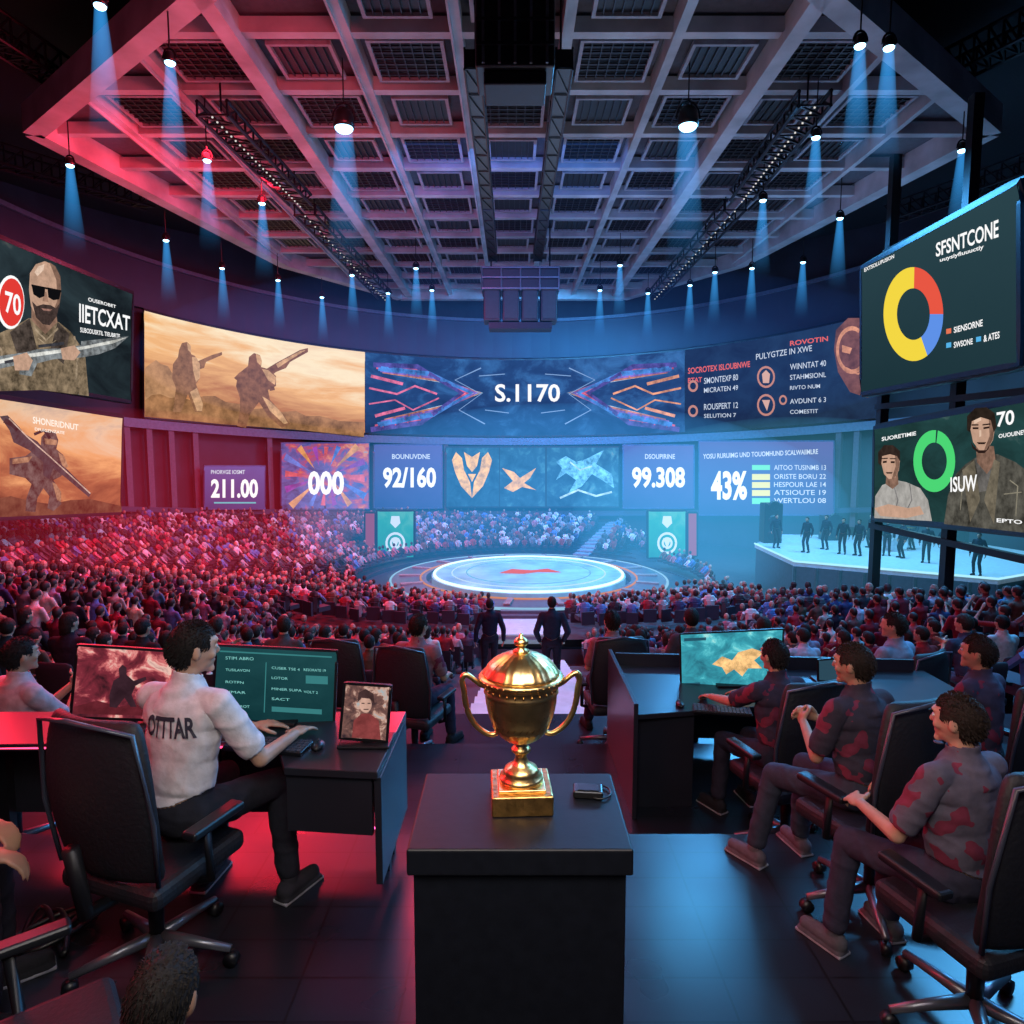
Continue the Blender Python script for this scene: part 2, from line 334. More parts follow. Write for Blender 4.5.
    for j in range(m):
        for i in range(n):
            f=(j*n+i,(j+1)*n+i,(j+1)*n+(i+1)%n,j*n+(i+1)%n); c=(vs[f[0]]+vs[f[1]]+vs[f[2]]+vs[f[3]])/4
            if not bad(c): fs.append(f)
    if hs=='long': vs=[v if v.z>-.02 else V((v.x,v.y-.01,v.z*1.8)) for v in vs]
    hm.add([hc+Hr@v for v in vs],fs)
    if vox<.012:
        for q in range(1500):
            d=V((random.gauss(0,1),random.gauss(0,1),random.gauss(.2,1))).normalized(); p=V((d.x*.079,d.y*.1-.006,d.z*.103+.006))*k_
            if bad(p*1.02): continue
            top=max(0,d.z); e=p+d*(.002+.007*top)*random.uniform(.6,1.3)+V((random.gauss(0,.002),-.008+.016*top,-.012*(1-top)))
            hm.cone(hc+Hr@p,hc+Hr@e,.0038,.001,3)
    h=hm.build('hair',HAIR,rt,False,solid=.01 if vox>=.012 else 0); h.color=(*cols['hair'],1)
    if vox<.011:
        for s in(-1,1):
            e=MB().sph(H(s*.03,.081,.004),(.0115,.01,.008)).build('eye',mat('eye_white',(.6,.58,.58),.3),rt,True); MB().sph(H(s*.03,.0895,.004),(.005,.003,.005)).build('iris',BLK,e,True)
            MB().box(H(s*.031,.096,.024),(.026,.006,.005),rot=Hr).build('eyebrow',HAIR,rt).color=(*cols['hair'],1)
    rt['M']=[list(r) for r in Mw]
    return rt
SKINF=mat('crowd_skin',(.4,.23,.17),.6); PANTF=mat('crowd_trousers',(.025,.025,.045),.8); HAIRF=mat('crowd_hair',(.015,.011,.01),.6)
sk=[(.42,.24,.16),(.5,.3,.21),(.3,.16,.1)]; BR=(.022,.013,.009); BK=(.01,.008,.008)
# ---------------------------------------------------------------- ground and shell
CX,CY=.9,37.
def sm(x): x=min(1,max(0,x)); return x*x*(3-2*x)
def ax(y): return .1+.022*y
def gz(x,y):
    th=abs(atan2(x-CX,CY-y)); w=1-sm((th-.5)/.6); r=hypot(x-CX,y-CY)
    z=-5.5+(.16+.06*w)*max(0,r-8.5)
    if y<20: w=(1-sm((abs(x)-5)/3)); z+= (min(z,-.78-.27*(y-5.9))-z)*w
    if x>8: z+=(min(z,1-.24*y)-z)*sm((x-8)/4)
    return max(z,-5.5)
g=MB(); NA=180
for k in range(30):
    r0=9.2+.85*k; r1=r0+.85
    for i in range(NA):
        a0=2*pi*i/NA; a1=2*pi*(i+1)/NA; am=(a0+a1)/2
        xm,ym=CX+(r0+.4)*sin(am),CY+(r0+.4)*cos(am)
        if ym<6.9 or hypot(xm-CC.x,ym-CC.y)>30: continue
        z=[gz(CX+(r0+.3)*sin(a),CY+(r0+.3)*cos(a)) for a in(a0,a1)]; zp=[max(-5.6,gz(CX+(r0-.55)*sin(a),CY+(r0-.55)*cos(a))) for a in(a0,a1)]
        P=lambda a,r,zz:(CX+r*sin(a),CY+r*cos(a),zz)
        g.add([P(a0,r0,z[0]),P(a1,r0,z[1]),P(a1,r1,z[1]),P(a0,r1,z[0]),P(a0,r0,zp[0]-.3),P(a1,r0,zp[1]-.3)],[(0,1,2,3),(0,4,5,1)])
struct(g,'floor_seating_bowl',STEP)
def floormat():
    m,t,N,K=nt('glossy_floor'); o=N('ShaderNodeOutputMaterial'); b=N('ShaderNodeBsdfPrincipled'); K(b.outputs[0],o.inputs[0]); tc=N('ShaderNodeTexCoord')
    br=N('ShaderNodeTexBrick'); br.inputs['Scale'].default_value=1.2; br.inputs['Color1'].default_value=(.011,.013,.02,1); br.inputs['Color2'].default_value=(.014,.017,.025,1); br.inputs['Mortar'].default_value=(.006,.006,.008,1); br.inputs['Mortar Size'].default_value=.006; br.offset=0
    K(tc.outputs['Object'],br.inputs['Vector']); K(br.outputs[0],b.inputs['Base Color']); ns=N('ShaderNodeTexNoise'); ns.inputs['Scale'].default_value=3; K(tc.outputs['Object'],ns.inputs['Vector'])
    r=N('ShaderNodeMapRange'); r.inputs[3].default_value=.22; r.inputs[4].default_value=.38; K(ns.outputs[0],r.inputs[0]); K(r.outputs[0],b.inputs['Roughness']); b.inputs['Specular IOR Level'].default_value=.4; return m
FL=floormat()
struct(MB().box((0,.25,-.5),(20,6.5,1)),'floor',FL); struct(MB().box((0,4.5,-.9),(20,2,1)),'floor',FL); struct(MB().box((0,6.25,-1.25),(20,1.5,1)),'floor',FL)
struct(MB().lathe([(9.4,-5.9),(9.4,-5.55)],(CX,CY,0),64),'floor',mat('arena_floor',(.05,.06,.09),.3))
g=MB(); g.grid(lambda u,v:(CC.x+29.4*sin(2*pi*u),CC.y+29.4*cos(2*pi*u),-6+22*v),96,1); struct(g,'wall_round',WALL)
struct(MB().lathe([(29.6,16),(29.6,16.2)],CC,64),'ceiling',mat('roof_dark',(.01,.012,.02),.8))
def band(name,f0,f1,R_,m,th=.0):
    g=MB(); s=cyl(R_)
    g.grid(lambda u,v:s(-60+1144*u,f0(-60+1144*u)*(1-v)+f1(-60+1144*u)*v),60,1); o=struct(g,name,m)
    if th: q=o.modifiers.new('s','SOLIDIFY'); q.thickness=th
    return o
par=lambda c,k:(lambda x:c-k*((x-516)/373)**2)
FAS=mat('fascia_panel',(.045,.06,.11),.5,scale=.4); TRM=mat('trim_metal',(.14,.18,.28),.4)
band('trim_1',par(358,50),par(322,62),29.0,FAS); band('trim_2',par(322,62),par(319,63),28.7,TRM,.2)
band('trim_3',par(445,17),par(438,19),28.5,TRM,.2); band('trim_4',par(516,4),par(511,4),28.3,FAS,.2)
for i,px in enumerate((128,150,172,196,270,446,838,856)):
    s=cyl(28.8); p=s(px,470); g=MB().box((p.x,p.y,0),(.35,.35,6.5),rz=-atan2(p.x-CC.x,p.y-CC.y)); struct(g,'trim_%d'%(i+5),mat('pilaster',(.12,.09,.13),.5))
# ---------------------------------------------------------------- ceiling
def hw(y): return 5.5+(y-15.5)/8.5*10.6 if y<24 else (16.1-(y-24)/17*2.8 if y<41 else 13.3-(y-41)/9*5.3)
def yr(x):
    x=abs(x); y0=15.5 if x<5.5 else 15.5+(x-5.5)/10.6*8.5; y1=50 if x<8 else(50-(x-8)/5.3*9 if x<13.3 else 41-(x-13.3)/2.8*17); return y0,y1
oc=[(-5.5,15.5),(-16.1,24),(-13.3,41),(-8,50),(8,50),(13.3,41),(16.1,24),(5.5,15.5)]
g=MB(); g.add([(x,y,z) for z in(13.3,13.6) for x,y in oc],[tuple(range(8)),tuple(range(15,7,-1))]+[(i,i+8,(i+1)%8+8,(i+1)%8) for i in range(8)]); struct(g,'ceiling',mat('ceiling_slab',(.1,.1,.12),.8))
g=MB(); pit=2.9
for i in range(-6,6):
    x=(i+.5)*pit
    if abs(x)>15.9: continue
    a,b=yr(x)
    if b-a>1: g.beam((x,a,13),(x,b,13),.3,.5); g.beam((x-.12,a,12.7),(x-.12,b,12.7),.06,.1)
for k in range(1,14):
    y=13.2+k*pit
    if 15.5<y<50: g.beam((-hw(y),y,13),(hw(y),y,13),.3,.4)
for i in range(8): g.beam((*oc[i],12.9),(*oc[(i+1)%8],12.9),.6,.9)
for s in(-1,1): g.beam((s*7.25,17,12.6),(s*7.25,49,12.6),.45,.3)
struct(g,'ceiling',RIB)
PF=mat('panel_frame_paint',(.3,.3,.34),.5); PG=mat('panel_grille',(.006,.006,.01),.5)
def cpanel(kind):
    t=thing('ceiling_panel','recessed dark grille panel in a coffer of the hall ceiling','ceiling panel',group='ceiling grille panels'); w=1.0 if kind else .84
    f=MB()
    for s in(-1,1): f.box((s*w,0,0),(.1,2*w+.1,.12)); f.box((0,s*w,0),(2*w,.1,.12))
    f.build('frame',PF,t); q=MB().box((0,0,.06),(2*w,2*w,.04)); q.build('back_plate',PG,t); q=MB(); n=7
    for i in range(1,n): c=-w+2*w*i/n; q.box((c,0,0),(.03,2*w,.05)); (not kind) or q.box((0,c,0),(2*w,.03,.05))
    q.build('grille',mat('grille_bars',(.04,.04,.05),.4,.5),t); return t
pr=[cpanel(0),cpanel(1)]; used=[0,0]
for i in range(-5,6):
    for k in range(1,13):
        x=i*pit; y=13.2+(k+.5)*pit
        if y>49 or hw(y-1.4)<abs(x)+1.2 or hw(y+1.4)<abs(x)+1.2 or abs(x)>.885*y: continue
        kd=(i+k)%2; o=pr[kd] if not used[kd] else tree(pr[kd]); used[kd]=1; o.location=(x,y,12.95)
def truss(name,label,p0,p1,w,h,n,loc,m=DARK,r=.05,dots=0,group=None,core=0):
    t=thing(name,label,'truss',loc,group=group); a=V(p0);b=V(p1);d=(b-a).normalized();x=d.cross(V((0,0,1))).normalized(); z=V((0,0,1))
    for sx in(-1,1):
        for sz in(-1,1): o=x*(sx*w/2)+z*(sz*h/2); MB().tube([a+o,b+o],r,6).build('chord',m,t,world=True)
    if core: MB().beam(a,b,w*.95,h*.9).build('duct',BLK,t,world=True)
    q=MB()
    for i in range(n):
        p=a.lerp(b,i/n);e=a.lerp(b,(i+1)/n)
        for sx in(-1,1): o=x*(sx*w/2); q.tube([p+o-z*h/2,e+o+z*h/2],r*.6,4); q.tube([p+o-z*h/2,p+o+z*h/2],r*.6,4)
        q.tube([p-x*w/2-z*h/2,e+x*w/2-z*h/2],r*.6,4); q.tube([p-x*w/2-z*h/2,p+x*w/2-z*h/2],r*.6,4)
    q.build('lattice',m,t,world=True)
    if dots:
        l=MB()
        for i in range(n*2+1): l.sph(a.lerp(b,i/(2*n))-z*(h/2+.06),(.035,.035,.03),6,4)
        l.build('lamp_row',em((1,.95,.9),.7),t,world=True)
    for f in(.08,.92): p=a.lerp(b,f); MB().tube([p+z*h/2,V((p.x,p.y,13.2 if abs(p.x)<12.5 else 15.9))],.03,5).build('hanger',DARK,t,world=True)
    return t
for s,nm in((-1,'left'),(1,'right')):
    truss('catwalk_beam','long black catwalk beam over the centre, %s of the pair'%nm,(.15+s*1.05,16.5,10.9),(.15+s*1.05,33,10.9),.38,.45,14,(.15+s*1.05,24,10.9),BLK,.03,group='twin catwalk beams',core=1)
p=at(515,38,16.5); t=thing('hoist_housing','black hoist housing under the ceiling at near end of catwalk beams','hoist',p); MB().box(p,(1.75,1.3,1.9)).build('body',BLK,t,bev=.05,world=True)
for x in(-.7,-.35,0,.35,.7): MB().box((p.x+x,p.y-.68,p.z),(.06,.08,1.8)).build('rail',GREY,t,world=True)
for z in(-.5,0,.5): MB().box((p.x,p.y-.7,p.z+z),(1.7,.06,.06)).build('cross_rail',DARK,t,world=True)
MB().box((p.x,p.y,p.z-1.1),(1.4,1,.3)).build('hook_block',DARK,t,bev=.04,world=True); MB().box((p.x,p.y,p.z+1.15),(.8,.8,.5)).build('mount',BLK,t,world=True)
t=thing('speaker_cluster','black boxy speaker cluster hanging at far end of catwalk beams','speaker cluster',(.4,33.5,9)); MB().box((.4,33.6,9.9),(3.7,1.6,1.1)).build('upper_box',BLK,t,bev=.06,world=True)
for x in(-1.35,-.45,.45,1.35):
    MB().box((.4+x,33.5,8.7),(.8,1.2,1.5)).build('speaker_box',BLK,t,bev=.05,world=True)
    MB().box((.4+x,32.86,8.7),(.62,.05,1.3)).build('speaker_grille',mat('speaker_mesh',(.03,.032,.04),.6),t,world=True)
MB().box((.4,33.5,7.75),(3,1.1,.3)).build('lower_frame',DARK,t,world=True)
for x in(-1.4,-.5,.4,1.3,2.2): MB().tube([(x,32.7,9.3),(x,32.7,10.4)],.04,5).build('guard_rail',GREY,t,world=True)
for z in(9.4,9.9,10.35): MB().tube([(-1.4,32.68,z),(2.2,32.68,z)],.04,5).build('guard_rail',GREY,t,world=True)
for x in(-1,1.8): MB().tube([(x,33.5,10.4),(x,33.5,12.7)],.04,5).build('hanger',DARK,t,world=True)
for nm,a,b in(('near left',atz(212,108,12),atz(300,200,12)),('far left',atz(305,210,12),atz(385,296,12)),('near right',atz(815,98,12),atz(742,195,12)),('far right',atz(735,205,12),atz(655,295,12))):
    truss('lighting_truss','dark lighting truss with a row of tiny white lamps, %s one'%nm,a,b,.9,.4,12,tuple((a+b)/2),DARK,.06,1,'lighting trusses')
for k,(p,q) in enumerate(((( -20,20),(130,120)),((1044,20),(905,90)),((-20,150),(150,200)),((1044,160),(890,215)))):
    a=atz(*p,14);b=atz(*q,14); truss('roof_truss','dark roof truss outside the coffered ceiling, %s'%('upper left','upper right','lower left','lower right')[k],a,b,.8,.8,10,tuple((a+b)/2),DARK,.06,0,'outer roof trusses')
BEAM={L:volmat('glow_haze_beam_%d'%i,(.05,.4,1),s,L) for i,(L,s) in enumerate(((3.0,2.6),(4.5,1.0)))}  # beam light is put into the cones as emission fading downward
def spot(big):
    t=thing('spotlight','','spotlight'); k=.3 if big else .14; L=4.5 if big else 3.0
    MB().lathe([(k*.6,k*1.6),(k*.9,k*1.2),(k,.3*k),(k,-.1*k)],n=20).build('housing',BLK,t,True); MB().sph((0,0,-.02),(k*.88,k*.88,k*.5),16,8).build('lens',em((.35,.75,1),8),t)
    g=MB(); g.tube([(k*1.15*cos(a),0,k*.5+k*1.7*sin(a)) for a in np.linspace(0,pi,9)],.03,6); g.build('yoke',DARK,t); MB().tube([(0,0,k*2.1),(0,0,1.9)],.02,6).build('hanger',BLK,t)
    MB().cone((0,0,-.05),(0,0,-L),k*.8,k*.8+.24*L/2.6,20).build('glow_beam',BEAM[L],t); return t
big=spot(1); small=spot(0); ub=us=0
SP=[(344,127,1),(688,125,1),(170,62,0),(860,45,0),(889,47,0),(70,165,0),(166,240,0),(262,203,0),(207,160,0),(222,268,0),(278,280,0),(322,297,0),(388,293,0),(352,275,0),(600,290,0),(648,293,0),(690,285,0),(715,272,0),(763,200,0),(816,137,0),(752,268,0),(803,262,0),(840,218,0),(962,150,0),(100,5,0),(620,265,0),(432,290,0),(416,268,0)]
ORD='first second third fourth fifth sixth seventh eighth ninth tenth eleventh twelfth thirteenth fourteenth fifteenth sixteenth seventeenth eighteenth nineteenth twentieth'.split(); ORD+=['twenty-'+w for w in ORD[:9]]+['thirtieth']+['thirty-'+w for w in ORD[:9]]
for i,(px,py,bg) in enumerate(sorted(SP)):
    o=big if bg else small
    if (bg and ub) or (not bg and us): o=tree(o)
    if bg: ub=1
    else: us=1
    o.location=atz(px,py,11.3)
    o['label']='large round spotlight hanging %s of the catwalk beams'%('left' if px<512 else 'right') if bg else 'small blue-white spotlight with glowing blue beam cone, %s in order from the left'%ORD[i]
    o['group']='ceiling spotlights'
# ---------------------------------------------------------------- arena screens
RS=cyl(28.4); tp=par(360,50); bt=par(436,19)
def rq(x0,x1): return lambda u,v:(x0+(x1-x0)*u,(bt(x0+(x1-x0)*u))*(1-v)+tp(x0+(x1-x0)*u)*v)
W1=em((1,1,1),1.0); WL=em((.75,.85,1),.8); RD=em((.85,.05,.04),.9); TEAL=em((.1,.6,.7),.8)
M1=emat('desert_picture',[(0,(.14,.05,.025)),(.25,(.5,.19,.08)),(.5,(.9,.48,.2)),(.7,(1,.82,.55)),(1,(.85,.5,.32))],.2,.5,.4,2.2,1,.12,1,2,10)
t=screen('led_wall','wide curved screen showing a hazy orange desert battle with soldiers','screen',RS,rq(144,365),M1,.035,.25,nu=24)
art(t,RS,[[(145,400),(152,395),(160,394),(170,398),(180,397),(190,400),(204,396),(215,396),(226,402),(240,404),(252,409),(268,408),(280,412),(296,411),(306,416),(320,416),(340,421),(364,422),(364,437),(300,430),(220,424),(145,416)]],pm((.42,.2,.09),.8,.9,.5,1.5),.02,'picture_ground')
art(t,RS,[[(145,368),(150,364),(156,360),(161,364),(168,366),(172,373),(178,382),(181,391),(186,398),(145,404)]],pm((.62,.32,.16),.85,.9,.6,1.3),.015,'picture_rock')
art(t,RS,[[(179,350),(182,343),(187,342),(191,346),(191,354),(195,356),(200,364),(200,378),(196,384),(203,404),(202,412),(195,412),(188,394),(181,412),(173,412),(176,388),(172,378),(173,364),(178,357)],[(188,362),(196,362),(212,355),(222,352),(222,355),(206,362),(204,368),(194,371)]],pm((.36,.17,.09),.85,2,.6,1.3),.05,name='picture_soldier')
art(t,RS,[[(192,357),(196,357),(200,364),(200,378),(196,382),(193,370)],[(187,343),(191,346),(191,353),(188,350)],[(190,392),(197,388),(203,404),(202,411),(197,411)]],pm((.8,.46,.25),.85,2,.6,1.2),.08,'picture_highlight')
art(t,RS,[[(248,366),(249,357),(254,353),(260,355),(262,361),(261,367),(268,369),(276,376),(276,386),(268,390),(270,400),(281,412),(290,424),(282,428),(268,416),(259,402),(250,414),(246,428),(237,426),(240,410),(240,398),(236,386),(238,374)],[(234,378),(240,372),(258,374),(276,363),(300,350),(308,348),(308,352),(290,362),(286,368),(276,372),(262,384),(244,386)],[(266,380),(272,378),(275,390),(270,391)]],pm((.3,.13,.07),.9,2,.6,1.3),.05,name='picture_soldier')
art(t,RS,[[(256,354),(260,355),(262,361),(261,366),(257,362)],[(262,369),(268,370),(276,377),(275,385),(268,380)],[(262,396),(270,401),(281,412),(288,423),(284,424),(270,411)],[(276,364),(300,351),(306,350),(290,360),(278,368)]],pm((.85,.48,.25),.85,2,.6,1.2),.08,'picture_highlight')
M2=emat('blue_chevron_picture',[(0,(.005,.01,.04)),(.4,(.02,.06,.18)),(.6,(.05,.18,.45)),(.78,(.3,.12,.35)),(1,(.25,.5,.8))],.05,.15,.4,4,.85,.3,3,1,9)
t=screen('led_wall','curved centre screen with red and blue chevrons around a number','screen',RS,rq(365,685),M2,.035,.25,nu=30)
def chev(o,w):
    ps=[]
    for s in(-1,1):
        X=lambda x:525+s*x
        P=[(min(156,150-o*.2),366+o*.15),(104-o*.5,369+o*.3),(60-o*.4,393),(100-o*.5,420-o*.35),(152-o*.3,428-o*.2)]
        ps.append(strip([(X(a),b) for a,b in P],w))
    return ps
for o,w,c,s_ in((-8,5,(.1,.08,.35),.8),(-3,3,(.5,.08,.3),.8),(0,2.5,(1,.25,.2),1),(3,1,(1,.85,.9),1),(7,4,(.7,.12,.2),.8),(12,1.2,(.3,.6,1),1),(16,5,(.08,.25,.7),.8),(22,1,(.9,.6,.9),.9),(27,4,(.25,.15,.55),.8),(32,1.5,(.2,.5,.95),.9),(38,3,(.7,.25,.15),.7),(44,1.2,(.5,.8,1),.9)):
    art(t,RS,chev(o,w),pm(c,s_,1.5,.4,1.6),.04+.004*w,'picture_chevron')
for s in(-1,1):
    X=lambda x:525+s*x
    art(t,RS,[strip([(X(156),388),(X(128),394),(X(110),386),(X(88),394)],2),strip([(X(156),404),(X(130),400),(X(112),410),(X(86),398)],1.5),strip([(X(154),376),(X(122),384)],3),strip([(X(150),416),(X(120),408)],3)],pm((.95,.4,.2) if s>0 else (.9,.2,.35),.85,2,.5,1.4),.07,'picture_streak')
    art(t,RS,[strip([(X(44),368),(X(70),380),(X(44),394),(X(66),410),(X(40),424)],1.2),strip([(X(46),376),(X(20),374)],.8),strip([(X(40),410),(X(16),413)],.8)],em((.3,.5,.85),.8),.07,'picture_streak')
text(t,RS,'S.1170',(495,384,560,402),W1,.12)
M3=emat('dark_blue_data_picture',[(0,(.01,.015,.04)),(.5,(.02,.05,.12)),(1,(.1,.16,.3))],.3,.1,.4,4,.8,.1,2,1)
t=screen('led_wall','curved dark blue screen of red and white data rows and round icons','screen',RS,rq(685,885),M3,.035,.25,nu=24)
text(t,RS,['SOCROTEX ISLOUBNWE','BTAT','ROVOTIN'],[((688,368),(750,361),(750,367),(688,374)),((688,378),(702,377),(702,382),(688,383)),((790,341),(828,336),(828,341),(790,346))],em((.9,.15,.12),.9),.06)
text(t,RS,['PULYGTZE IN XWE','WINNTAT 40','STAHMSIONL','AVDUNT 6 3','SMONTEXP 80','MICRATEN 49','ROUSPERT 12','COMESTIT','RIVTO NUM','SELUTION 7'],[((756,354),(812,345),(812,351),(756,360)),((790,364),(826,360),(826,366),(790,370)),((790,375),(826,372),(826,377),(790,380)),((790,399),(826,397),(826,402),(790,404)),((704,378),(738,374),(738,380),(704,384)),((704,388),(738,385),(738,390),(704,393)),((704,404),(738,402),(738,408),(704,410)),((790,410),(818,409),(818,413),(790,414)),((790,386),(820,384),(820,388),(790,390)),((704,414),(736,413),(736,417),(704,418))],WL,.06,.005)
art(t,RS,[arc(766,377,9,11,.8,0,359),arc(766,405,9,11,.8,0,359),arc(693,386,5,6,.6,0,359),arc(693,411,5,6,.6,0,359),arc(783,400,4,5,.6,0,359)],em((.7,.3,.22),.8),.06,name='picture_icon')
art(t,RS,[[(762,374),(766,370),(770,374),(769,383),(763,383)],[(762,400),(770,400),(767,411)]],em((.85,.5,.4),.8),.08,name='picture_icon')
art(t,RS,[[(836,330),(848,318),(862,318),(878,330),(884,352),(880,384),(868,398),(850,392),(838,372),(834,350)]],pm((.2,.08,.07),.9,1.2),.06,name='picture_face_mask'); art(t,RS,[arc(852,350,16,24,.82,20,300),[(842,345),(852,348),(850,354),(842,352)],[(860,346),(870,342),(870,350),(861,353)],strip([(846,368),(858,374),(870,366)],2)],pm((.7,.3,.18),.9,1.5),.09,'picture_face_mask')
LS=cyl(28.0); PU=emat('violet_screen',[(0,(.03,.04,.17)),(1,(.11,.1,.36))],.2,.8,.15,3,.95); grp='statistic screens under the big ribbon'
def stat(q,label,m,s,tq,head=None,hq=None,tm=None):
    t=screen('statistic_screen',label,'screen',LS,q,m,.07,.2,group=grp,fm=mat('screen_rim',(.12,.14,.3),.4,.5)); text(t,LS,s,tq,tm or W1,.06,.035)
    if head: text(t,LS,head,hq,WL,.05)
    return t
t=stat((204,466,265,509),'small violet screen reading 211.00, leftmost under the ribbon',PU,'211.00',(211,479,258,498),'PHORVGE IOSMT',(211,470,245,474)); art(t,LS,[[(214,502),(256,502),(256,503.5),(214,503.5)]],TEAL,name='underline')
M=emat('burst_screen',[(0,(.03,.03,.12)),(.4,(.12,.15,.5)),(.6,(.6,.1,.2)),(.8,(.95,.3,.15)),(1,(.2,.5,.8))],.2,.2,.7,6,.75,.25)
t=stat((281,443,369,509),'screen with red and blue burst pattern reading 000',M,'000',(308,471,344,495))
rc=[(.85,.15,.2),(.12,.25,.8),(.9,.4,.15),(.35,.08,.5)]
for i,a in enumerate(np.arange(0,6.28,.39)):
    R_=min(42/max(abs(cos(a+.1)),.01),31/max(abs(sin(a+.1)),.01))*.95; art(t,LS,[[(325+14*cos(a),476+10*sin(a)),(325+R_*cos(a),476+R_*sin(a)),(325+R_*cos(a+.16),476+R_*sin(a+.16))]],pm(rc[i%4],.8,1),.03,'picture_ray')
stat((374,445,442,508),'violet screen reading 92/160 between burst screen and game art',PU,'92/160',(383,467,436,488),'BOUNUVDNE',(392,454,430,459))
M=emat('game_art_screen',[(0,(.01,.02,.05)),(.5,(.03,.1,.2)),(.75,(.08,.28,.4)),(1,(.5,.4,.25))],.1,.1,.6,5,.85,.33,3,1,9)
t=screen('statistic_screen','wide teal screen with gold crest and blue dragon art in the middle','screen',LS,(446,447,619,507),M,.07,.2,group=grp)
GC=pm((.95,.5,.12),.9,2,.6,1.4)
art(t,LS,[[(456,452),(462,458),(464,470),(470,482),(472,498),(461,486),(455,472),(452,460)],[(488,452),(482,458),(480,470),(474,482),(472,498),(483,486),(489,472),(492,460)],[(464,452),(472,457),(480,452),(477,466),(472,472),(467,466)],[(468,474),(476,474),(472,482)]],GC,.04,name='picture_crest')
art(t,LS,[[(502,468),(514,472),(520,478),(536,468),(530,478),(524,483),(536,490),(522,487),(513,492),(504,488),(513,481)]],pm((1,.5,.12),.9,1.5),.05,name='picture_emblem')
art(t,LS,[[(556,462),(566,456),(576,462),(586,459),(604,450),(596,464),(612,474),(614,488),(602,480),(592,474),(582,486),(568,494),(576,480),(566,473),(556,480),(562,468)]],pm((.2,.6,.95),.85,2.5,.3,1.6),.04,name='picture_dragon'); art(t,LS,[strip([(560,498),(578,490),(596,496),(612,492)],2),strip([(570,462),(580,470),(592,466)],1.5)],pm((.6,.9,1),.8,2),.06,'picture_flame')
art(t,LS,[[(545,447),(547,447),(547,507),(545,507)],[(499,447),(500,447),(500,507),(499,507)]],em((.02,.03,.05),1),.04,'divider')
stat((623,445,694,508),'violet screen reading 99.308 right of the game art',PU,'99.308',(632,467,685,488),'DSOUPIRINE',(645,454,675,459))
t=stat((699,441,834,515),'large violet screen reading 43% with a list of bars',PU,'43%',(711,471,747,500),'YOSU RURUIMG UND TOUOMHUND SCALWAIIMLRE',((703,454),(818,449),(818,454),(703,459)))
art(t,LS,[[(752,y),(770,y),(770,y+6),(752,y+6)] for y in(474,482,490)],em((.9,.8,.2),.9),.05,'bar'); art(t,LS,[[(752,498),(770,498),(770,504),(752,504)],[(752,465),(770,465),(770,470),(752,470)]],em((.2,.8,.4),.9),.05,'bar')
text(t,LS,['AITOO TUSINMB 13','ORISTE BORU 22','HESPOUR LAE 14','ATSIOUTE 19','WERTLOU 08'],[(774,y,826,y+5) for y in(465,474,482,490,498)],WL,.05,.005)
# side screens
q=((-70,208),(133,293),(131,402),(-70,367)); S=flat(q,23.2,34); M=emat('dark_teal_action_picture',[(0,(.01,.015,.02)),(.5,(.03,.05,.06)),(.75,(.13,.14,.13)),(1,(.45,.3,.2))],-.2,.1,.7,3,.85,.3,1.5,1,10)
FR=mat('screen_frame_metal',(.03,.03,.045),.3,.6)
t=screen('side_screen','upper left wall screen with a bald man in sunglasses holding a long gun','screen',S,q,M,.12,.35,FR)
SKN=pm((.6,.37,.26),.9,3,.75,1.2)
art(t,S,[[(-40,392),(-30,356),(-8,336),(14,326),(28,318),(58,322),(70,332),(84,352),(88,396),(40,390)]],pm((.22,.16,.1),.9,2.5,.3,1.7),.04,'picture_jacket'); art(t,S,[[(8,332),(28,318),(36,352),(18,362)],[(56,322),(68,334),(62,364),(48,352)]],pm((.08,.06,.05),.8,3,.3,1.8),.07,'picture_vest'); art(t,S,[strip([(-8,338),(0,352),(-4,380)],2),strip([(72,336),(76,352),(74,380)],2),strip([(30,326),(44,340),(56,328)],2),strip([(36,338),(46,346),(54,340)],1)],pm((.4,.3,.2),.8,3,.3,1.6),.09,'picture_strap')
art(t,S,[[(30,302),(54,304),(56,322),(44,334),(30,320)]],pm((.35,.2,.14),.8,2),.06,'picture_neck'); art(t,S,[[(27,290),(28,273),(34,264),(43,261),(52,265),(58,276),(59,292),(57,306),(52,318),(44,323),(35,317),(29,306)]],SKN,.08,'picture_head')
art(t,S,[[(47,262),(53,266),(58,276),(59,292),(57,306),(52,318),(48,320),(55,300),(54,280)]],pm((.3,.17,.12),.8,2),.1,'picture_shade'); art(t,S,[[(32,272),(36,266),(42,264),(41,270),(35,276)]],pm((.85,.62,.48),.9,2),.1,'picture_highlight'); art(t,S,[[(41,291),(44,292),(46,302),(40,301)]],pm((.4,.23,.16),.85,2),.11,'picture_nose')
art(t,S,[[(29,301),(34,306),(40,304),(48,305),(53,308),(57,303),(54,316),(47,325),(40,324),(33,317)]],pm((.07,.045,.04),.8,6),.12,'picture_beard'); art(t,S,[[(38,308),(49,309),(47,311),(40,310)]],pm((.4,.2,.16),.8,3),.14,'picture_mouth')
art(t,S,[[(28,284),(42,287),(41,296),(36,298),(30,294)],[(44,287),(58,290),(56,299),(50,300),(45,297)],[(28,284),(58,290),(58,292),(28,286)]],em((.005,.005,.006),1),.14,'picture_glasses')
